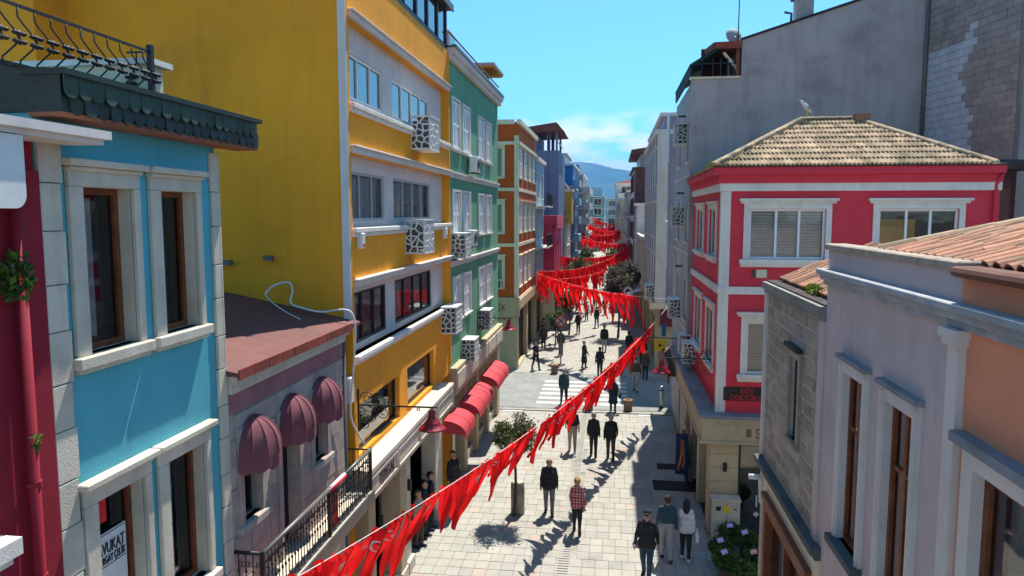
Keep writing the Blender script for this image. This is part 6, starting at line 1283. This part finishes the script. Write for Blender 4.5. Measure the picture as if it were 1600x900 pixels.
def body_mesh(o, h):
    """one continuous figure from tapered limbs; o: pose and clothing options. Local: faces -Y, feet at z=0"""
    pr = []      # a, b, ra, rb, mat, flatten y
    SK, TOP, BOT, SHOE, HAIR = 0, 1, 2, 3, 4
    st = o.get('stride', .14); w_ = o.get('wide', 1.0); fem = o.get('fem', 0)
    hipz, kz, az = .90, .49, .085
    for s in (-1, 1):
        fy = -st * s; hx = .085 * s * w_; fx = .095 * s
        hip = (hx, 0, hipz); kn = (hx * 1.05, fy * .55 - .03, kz); an = (fx, fy + (.05 if fy > 0 else .0), az + (.04 if fy > .1 else 0))
        bm = BOT if not o.get('skirt') else (BOT if o.get('tights') else SK)
        pr.append((hip, kn, .098 * w_, .070, BOT, 1)); pr.append((kn, an, .068, .054 if not o.get('slim') else .04, BOT, 1))
        toe = (an[0] + .02 * s, an[1] - .15, .035); pr.append(((an[0], an[1] + .03, .045), toe, .045, .036, SHOE, 1)); pr.append((an, (an[0], an[1], .05), .044, .045, SHOE, 1))
    if o.get('skirt'):
        z_ = o['skirt']; pr.append(((-.05, 0, 1.0), (-.09, 0, z_ + .1), .12, .15, TOP if o.get('coat') else BOT, 1)); pr.append(((.05, 0, 1.0), (.09, 0, z_ + .1), .12, .15, TOP if o.get('coat') else BOT, 1))
    pr.append(((-.07 * w_, 0, .95), (.07 * w_, 0, .95), .118 * w_, .118 * w_, BOT if not o.get('long') else TOP, 1))
    if o.get('long'): pr.append(((-.08 * w_, 0, .90), (.08 * w_, 0, .90), .128 * w_, .128 * w_, TOP, 1))
    pr.append(((-.075 * w_, 0, 1.10), (.075 * w_, 0, 1.10), .118 * w_, .118 * w_, TOP, 1))
    sw = (.135 if not fem else .115) * w_
    pr.append(((-.10 * w_, .0, 1.28), (.10 * w_, .0, 1.28), .122 * w_, .122 * w_, TOP, 1)); pr.append(((-sw, .01, 1.415), (sw, .01, 1.415), .068, .068, TOP, 1)); pr.append(((-.05, .01, 1.46), (.05, .01, 1.46), .062, .062, TOP, 1))
    if fem: pr.append(((-.07, -.085, 1.27), (.07, -.085, 1.27), .065, .065, TOP, 1))
    pr.append(((0, .01, 1.46), (0, -.005, 1.57), .056, .052, SK, 1))
    hz = 1.635; pr.append(((0, .012, hz + .02), (0, -.012, hz - .035), .098, .083, SK, 1)); pr.append(((0, -.035, hz - .085), (0, -.05, hz - .09), .045, .04, SK, 1))
    pr.append(((0, -.098, hz), (0, -.112, hz - .025), .011, .016, SK, 1)); 
    for s in (-1, 1): pr.append(((s * .088, .01, hz + .005), (s * .092, .012, hz - .03), .014, .010, SK, 1))
    hr = o.get('hair', 'short')
    if hr in ('short', 'long', 'bun'): pr.append(((0, .03, hz + .045), (0, .035, hz + .01), .092, .088, HAIR, 1)); pr.append(((0, -.04, hz + .085), (0, .03, hz + .085), .05, .06, HAIR, 1))
    if hr == 'long': pr.append(((0, .07, hz), (0, .085, hz - .20), .075, .065, HAIR, 1)); pr.append(((-.06, .04, hz), (-.06, .05, hz - .16), .04, .04, HAIR, 1)); pr.append(((.06, .04, hz), (.06, .05, hz - .16), .04, .04, HAIR, 1))
    if hr == 'bun': pr.append(((0, .10, hz + .05), (0, .11, hz + .05), .05, .05, HAIR, 1))
    if hr == 'bald': pr.append(((-.05, .055, hz - .01), (.05, .055, hz - .01), .05, .05, HAIR, 1))
    if hr == 'cap': pr.append(((0, .02, hz + .06), (0, .02, hz + .045), .096, .096, HAIR, 1)); pr.append(((-.04, -.11, hz + .05), (.04, -.11, hz + .05), .03, .03, HAIR, 1))
    if hr == 'scarf': pr.append(((0, .02, hz + .03), (0, .02, hz - .05), .104, .10, HAIR, 1)); pr.append(((-.04, .0, hz - .14), (.04, .0, hz - .14), .085, .085, HAIR, 1))
    arms = o.get('arms', (0, 0))
    for s, sw_ in zip((-1, 1), arms):
        sh = (s * (sw + .025), .01, 1.41); bend = o.get('bend', .35)
        a1 = sw_; el = (sh[0] + s * .06, sh[1] + math.sin(a1) * .28, sh[2] - math.cos(a1) * .28); a2 = a1 - bend if a1 <= 0 else a1 - bend * .6
        wr = (el[0] + s * .015, el[1] + math.sin(a2) * .25, el[2] - math.cos(a2) * .25)
        slv = TOP if not o.get('tee') else SK
        pr.append((sh, el, .060, .050, TOP, 1)); pr.append((el, wr, .048 if slv == TOP else .042, .038 if slv == TOP else .03, slv, 1))
        d = (Vector(wr) - Vector(el)).normalized(); hnd = Vector(wr) + d * .07; pr.append((tuple(Vector(wr)), tuple(hnd), .028, .034, SK, 1))
        side = Vector((0, 1, 0)); side = (side - d * side.dot(d)).normalized(); inw = Vector((-s, 0, 0))
        for k, (of, ln) in enumerate(((-.030, .060), (-.010, .072), (.010, .068), (.030, .052))):
            r0 = hnd + side * of + d * .012; m_ = r0 + d * ln * .55; pr.append((tuple(r0), tuple(m_), .0115, .0105, SK, 1)); pr.append((tuple(m_), tuple(m_ + d * ln * .4 + inw * .018), .0105, .009, SK, 1))
        th = Vector(wr) + d * .03 - side * .03; pr.append((tuple(th), tuple(th - side * .03 + d * .045 + inw * .01), .013, .011, SK, 1))
    if o.get('bag'):
        pass
    P0 = np.array([p[0] for p in pr] + [p[1] for p in pr]); rm = max(p[2] for p in pr) + .03
    lo = P0.min(0) - rm; lo[2] = -.03; hi = P0.max(0) + rm; n = np.ceil((hi - lo) / h).astype(int) + 1
    D = np.full(n, .2, np.float32); B = np.full(n, 9., np.float32); ID = np.zeros(n, np.int8)
    ax = [lo[i] + np.arange(n[i]) * h for i in range(3)]
    for a, b, ra, rb, mi, _ in pr:
        a = np.array(a); b = np.array(b); r_ = max(ra, rb) + .07; l_ = np.maximum(0, np.floor((np.minimum(a, b) - r_ - lo) / h).astype(int)); u_ = np.minimum(n, np.ceil((np.maximum(a, b) + r_ - lo) / h).astype(int) + 1)
        sl = tuple(slice(l_[i], u_[i]) for i in range(3)); g = np.meshgrid(*[ax[i][sl[i]] for i in range(3)], indexing='ij'); ab = b - a; L2 = max(1e-9, ab @ ab)
        t = np.clip(sum((g[i] - a[i]) * ab[i] for i in range(3)) / L2, 0, 1); d = np.sqrt(sum((g[i] - a[i] - t * ab[i]) ** 2 for i in range(3))) - (ra + (rb - ra) * t)
        k = .028 if min(ra, rb) > .03 else .006
        cur = D[sl]; hh = np.clip(.5 + .5 * (cur - d) / k, 0, 1); D[sl] = cur * (1 - hh) + d * hh - k * hh * (1 - hh)
        bb = B[sl]; m = d < bb; bb[m] = d[m]; B[sl] = bb; ii = ID[sl]; ii[m] = mi; ID[sl] = ii
    V, F, fid = surface_nets(D, ID, lo, h)
    V[:, 2] = np.maximum(V[:, 2], 0.0)
    # flatten the torso front to back a little
    V[:, 1] = np.where((V[:, 2] > .85) & (V[:, 2] < 1.5) & (np.abs(V[:, 0]) < .2), V[:, 1] * .95, V[:, 1])
    me = bpy.data.meshes.new('person'); me.vertices.add(len(V)); me.vertices.foreach_set('co', V.astype(np.float32).ravel())
    me.loops.add(F.size); me.loops.foreach_set('vertex_index', F.astype(np.int32).ravel()); me.polygons.add(len(F)); me.polygons.foreach_set('loop_start', np.arange(0, F.size, 4, dtype=np.int32)); me.polygons.foreach_set('material_index', fid.astype(np.int32)); me.polygons.foreach_set('use_smooth', np.ones(len(F), bool)); me.update(calc_edges=True)
    for k_ in range(5): me.materials.append(None)
    return me
def cloth(name, c, var=.15): return mat('cloth_' + name, c, .85, var, 9., .7, 13)
SKIN = mat('skin', (.46, .25, .17), .55, .08, 10.)
CL = dict(black=cloth('black', (.022, .022, .024)), charcoal=cloth('charcoal', (.04, .04, .043)), grey=cloth('grey', (.15, .15, .155)), jeans=cloth('jeans', (.035, .075, .13), .25), navy=cloth('navy', (.015, .03, .05)), teal=cloth('teal', (.03, .075, .10)), white=cloth('white', (.66, .66, .68)), beige=cloth('beige', (.38, .32, .24)), pink=cloth('pink', (.45, .28, .27)), brown=cloth('brown', (.10, .06, .04)), olive=cloth('olive', (.07, .075, .05)), lightgrey=cloth('lightgrey', (.33, .33, .34)))
HR = dict(dark=mat('hair_dark', (.015, .012, .010), .6, .2, 30.), blond=mat('hair_blond', (.38, .22, .09), .6, .2, 30.), greyh=mat('hair_grey', (.30, .28, .26), .6, .2, 30.), brownh=mat('hair_brown', (.06, .035, .02), .6, .2, 30.))
# plaid shirt: woven check in red, white and dark red
pm = bpy.data.materials.new('red_plaid_cloth'); pm.use_nodes = True; n = pm.node_tree; bs_ = n.nodes['Principled BSDF']; bs_.inputs['Roughness'].default_value = .85
tcn = n.nodes.new('ShaderNodeTexCoord'); sp_ = n.nodes.new('ShaderNodeSeparateXYZ'); n.links.new(tcn.outputs['Object'], sp_.inputs[0])
def stripe(out, fq, th):
    m1 = n.nodes.new('ShaderNodeMath'); m1.operation = 'MULTIPLY'; m1.inputs[1].default_value = fq; n.links.new(out, m1.inputs[0]); m2 = n.nodes.new('ShaderNodeMath'); m2.operation = 'FRACT'; n.links.new(m1.outputs[0], m2.inputs[0]); m3 = n.nodes.new('ShaderNodeMath'); m3.operation = 'LESS_THAN'; m3.inputs[1].default_value = th; n.links.new(m2.outputs[0], m3.inputs[0]); return m3.outputs[0]
prev = (.42, .025, .04, 1)
for out, fq, th, colr in ((sp_.outputs['X'], 11, .45, (.20, .01, .02, 1)), (sp_.outputs['Z'], 11, .45, (.22, .012, .022, 1)), (sp_.outputs['X'], 11, .13, (.62, .50, .48, 1)), (sp_.outputs['Z'], 11, .13, (.62, .50, .48, 1))):
    q = n.nodes.new('ShaderNodeMixRGB'); n.links.new(stripe(out, fq, th), q.inputs[0])
    if isinstance(prev, tuple): q.inputs[1].default_value = prev
    else: n.links.new(prev, q.inputs[1])
    q.inputs[2].default_value = colr; prev = q.outputs[0]
n.links.new(prev, bs_.inputs['Base Color']); CL['plaid'] = pm
BODY = {}
def person(label, x, y, face, top, bot, hair, o=None, ht=1.75, shoe='black', h=None, cap=None, group='people walking in the street'):
    """face: heading in degrees, 0 = towards the camera, 180 = away"""
    o = o or {}; h = h or (.0135 if y < 30 else .017 if y < 45 else .022); key = (tuple(sorted((k, v) for k, v in o.items())), h)
    if key not in BODY: BODY[key] = body_mesh(o, h)
    me = BODY[key].copy()
    for i_, m_ in enumerate((SKIN, CL[top], CL[bot], CL[shoe], CL[cap] if cap else HR[hair])): me.materials[i_] = m_
    p = bpy.data.objects.new('person', me); COL.objects.link(p); p.location = (x, y, 0); s = ht / 1.745; p.scale = (s, s, s); p.rotation_euler = (0, 0, R(face)); tag(p, label, 'person', group); return p
WALK = dict(stride=.20, arms=(-.35, .35), bend=.35); STAND = dict(stride=.03, arms=(.05, -.05), bend=.25)
person('man in a black jacket and grey trousers walking towards the camera by the ball tree', -1.88, 22.6, 5, 'black', 'grey', 'greyh', dict(stride=.13, arms=(-.25, .2), bend=.45, long=1, wide=1.1, hair='bald'), 1.80)
person('person in a red plaid shirt and black trousers seen from behind', -.93, 21.3, 178, 'plaid', 'black', 'blond', dict(stride=.17, arms=(.3, -.3), bend=.4, long=1, fem=1, hair='bun', slim=1), 1.70)
person('man in a black jacket, cap and blue jeans walking towards the camera at the bottom', 1.0, 18.75, -12, 'black', 'jeans', 'dark', dict(WALK, long=1, wide=1.12, hair='cap'), 1.84, cap='black')
person('man in a teal and navy sweater and grey trousers seen from behind', 1.60, 19.9, 182, 'teal', 'lightgrey', 'brownh', dict(stride=.15, arms=(.22, -.22), bend=.3, wide=1.08, hair='short'), 1.82)
person('woman in a white blouse and black leggings seen from behind', 2.12, 19.95, 172, 'white', 'black', 'dark', dict(stride=.10, arms=(.1, -.1), bend=.4, fem=1, long=1, hair='long', slim=1), 1.72, shoe='white')
hb = thing('handbag', 'small white handbag carried by the woman in the white blouse', 'bag', (2.45, 19.8, .75)); bevel(part('pouch', MB().box(2.36, 2.44, 19.66, 19.92, .62, .84), M['plasticwhite'], hb), .02); part('strap', MB().tube(smooth_path([(2.40, 19.68, .84), (2.40, 19.72, .95), (2.40, 19.79, 1.0), (2.40, 19.86, .95), (2.40, 19.90, .84)]), .008, 5), M['plasticwhite'], hb, True)
person('man in a black T-shirt and beige trousers seen from behind, left of the trio', -1.48, 28.9, 184, 'black', 'beige', 'dark', dict(stride=.18, arms=(.3, -.3), bend=.35, tee=1, wide=1.08), 1.82, shoe='white')
person('man in a black suit seen from behind, middle of the trio', -.62, 28.45, 178, 'black', 'black', 'greyh', dict(stride=.14, arms=(.35, .1), bend=.9, long=1, hair='short'), 1.74)
person('man in a black jacket and dark grey trousers, right of the trio', .05, 28.15, 181, 'black', 'charcoal', 'greyh', dict(stride=.17, arms=(-.25, .25), bend=.4, long=1, wide=1.08), 1.78)
person('woman in a long dark coat and headscarf standing between the tubs', .15, 35.2, 8, 'navy', 'navy', 'dark', dict(stride=.05, arms=(-.1, -.2), bend=.9, skirt=.42, coat=1, long=1, fem=1, wide=1.15, hair='scarf'), 1.66, cap='charcoal')
bgo = thing('shoulder_bag', 'dark shoulder bag at the side of the woman in the long coat', 'bag', (.5, 35.1, .8)); bevel(part('pouch', MB().box(.42, .54, 34.95, 35.25, .72, 1.0), M['black'], bgo), .02); part('strap', MB().tube([(.46, 35.0, 1.0), (.38, 35.1, 1.38), (.46, 35.2, 1.0)], .01, 4), M['black'], bgo)
person('man in a dark jacket over a blue shirt walking on the zebra crossing', -2.3, 36.3, 12, 'teal', 'charcoal', 'greyh', dict(WALK, long=1, wide=1.12), 1.78)
person('person in dark vest and white trousers walking in the shaded side street', 1.35, 39.5, -10, 'brown', 'lightgrey', 'dark', dict(WALK, wide=1.05), 1.80)
person('person in black striding at the orange corner', -4.55, 44.4, 35, 'black', 'black', 'dark', dict(stride=.26, arms=(-.7, .7), bend=.5, long=1), 1.74)
person('person in dark clothes standing by the orange building, nearer of two', -4.72, 51.3, 190, 'charcoal', 'black', 'dark', dict(STAND, long=1, wide=1.1), 1.78)
person('person in a grey top standing by the orange building, farther of two', -5.0, 54.6, 170, 'grey', 'navy', 'dark', STAND, 1.74)
person('person in olive clothes standing behind the round sign', -3.35, 49.2, 185, 'olive', 'grey', 'dark', dict(STAND, long=1), 1.76)
person('woman in a long black dress standing beyond the crossing', -1.62, 45.2, 60, 'black', 'black', 'brownh', dict(stride=.05, arms=(-.1, -.1), bend=.5, skirt=.35, coat=1, fem=1, hair='bun'), 1.68)
person('person in a black jacket half hidden behind the pennants', -.62, 42.9, 178, 'black', 'charcoal', 'brownh', dict(WALK, long=1), 1.76)
person('person in a black jacket and grey trousers with dark cap beyond the pennants', -.45, 51.2, 180, 'black', 'lightgrey', 'dark', dict(STAND, wide=1.15, long=1, hair='cap'), 1.80, cap='black')
person('person in dark clothes under the pennants on the right, left of a pair', 1.2, 48.9, 175, 'black', 'navy', 'dark', WALK, 1.76)
person('person in dark clothes under the pennants on the right, right of a pair', 2.0, 46.5, 185, 'charcoal', 'black', 'dark', dict(STAND, wide=1.1), 1.80)
person('person in a brown coat in the shade of the right hand shops', 2.0, 42.6, 5, 'brown', 'black', 'dark', dict(STAND, long=1), 1.74)
person('man in black standing in front of the pillar by the red awnings', -5.05, 22.9, 60, 'black', 'black', 'brownh', dict(STAND, long=1, wide=1.1), 1.80)
person('woman in a beige top at the shop doorway, left of the group', -5.38, 19.75, 70, 'beige', 'brown', 'brownh', dict(STAND, fem=1, hair='long'), 1.68)
person('person in dark clothes at the shop doorway, middle of the group', -5.36, 20.35, 100, 'navy', 'black', 'dark', dict(STAND, long=1), 1.74)
person('person in black at the shop doorway, right of the group', -5.32, 20.95, 110, 'black', 'black', 'dark', dict(STAND, long=1, wide=1.05), 1.78)
far_p = [(-2.6, 58.5, 'charcoal', 'black', 'dark clothes below the second flag string'), (-1.2, 62, 'navy', 'jeans', 'navy and jeans in the far street'), (-2.2, 66, 'white', 'jeans', 'a white top in the far street'), (-.6, 70, 'black', 'grey', 'a black top near the purple trees'), (-1.6, 75, 'pink', 'black', 'a pink top in the far street'), (-2.9, 82, 'black', 'black', 'black far down on the left'), (-.4, 86, 'teal', 'beige', 'a teal top far down the street'), (-1.9, 92, 'grey', 'navy', 'grey far down the middle of the street')]
for i, (x, y, a, c, lab) in enumerate(far_p): person('small figure in ' + lab, x, y, 170 + 20 * (i % 3) if i % 2 else 0, a, c, 'dark', dict(WALK), 1.74, h=.03)
# shop keeper behind the glass of the corner shop
person('shop keeper in pale clothes behind the dark door glass of the corner shop', 4.75, 23.3, 0, 'pink', 'brown', 'brownh', dict(STAND, fem=1, hair='long'), 1.66)

# ================================================================== air
q = MB(); q.box(-12000, 12000, -1500, 12000, -4, 760); hz = part('haze', q, None, None); hz['kind'] = 'stuff'
hm = bpy.data.materials.new('haze_air'); hm.use_nodes = True; hn = hm.node_tree; hn.nodes.clear(); pv = hn.nodes.new('ShaderNodeVolumePrincipled'); pv.inputs['Color'].default_value = (.06, .44, 1.0, 1); pv.inputs['Density'].default_value = 0.0001; pv.inputs['Anisotropy'].default_value = 0.0
ho = hn.nodes.new('ShaderNodeOutputMaterial'); hn.links.new(pv.outputs[0], ho.inputs['Volume']); hz.data.materials.clear(); hz.data.materials.append(hm)
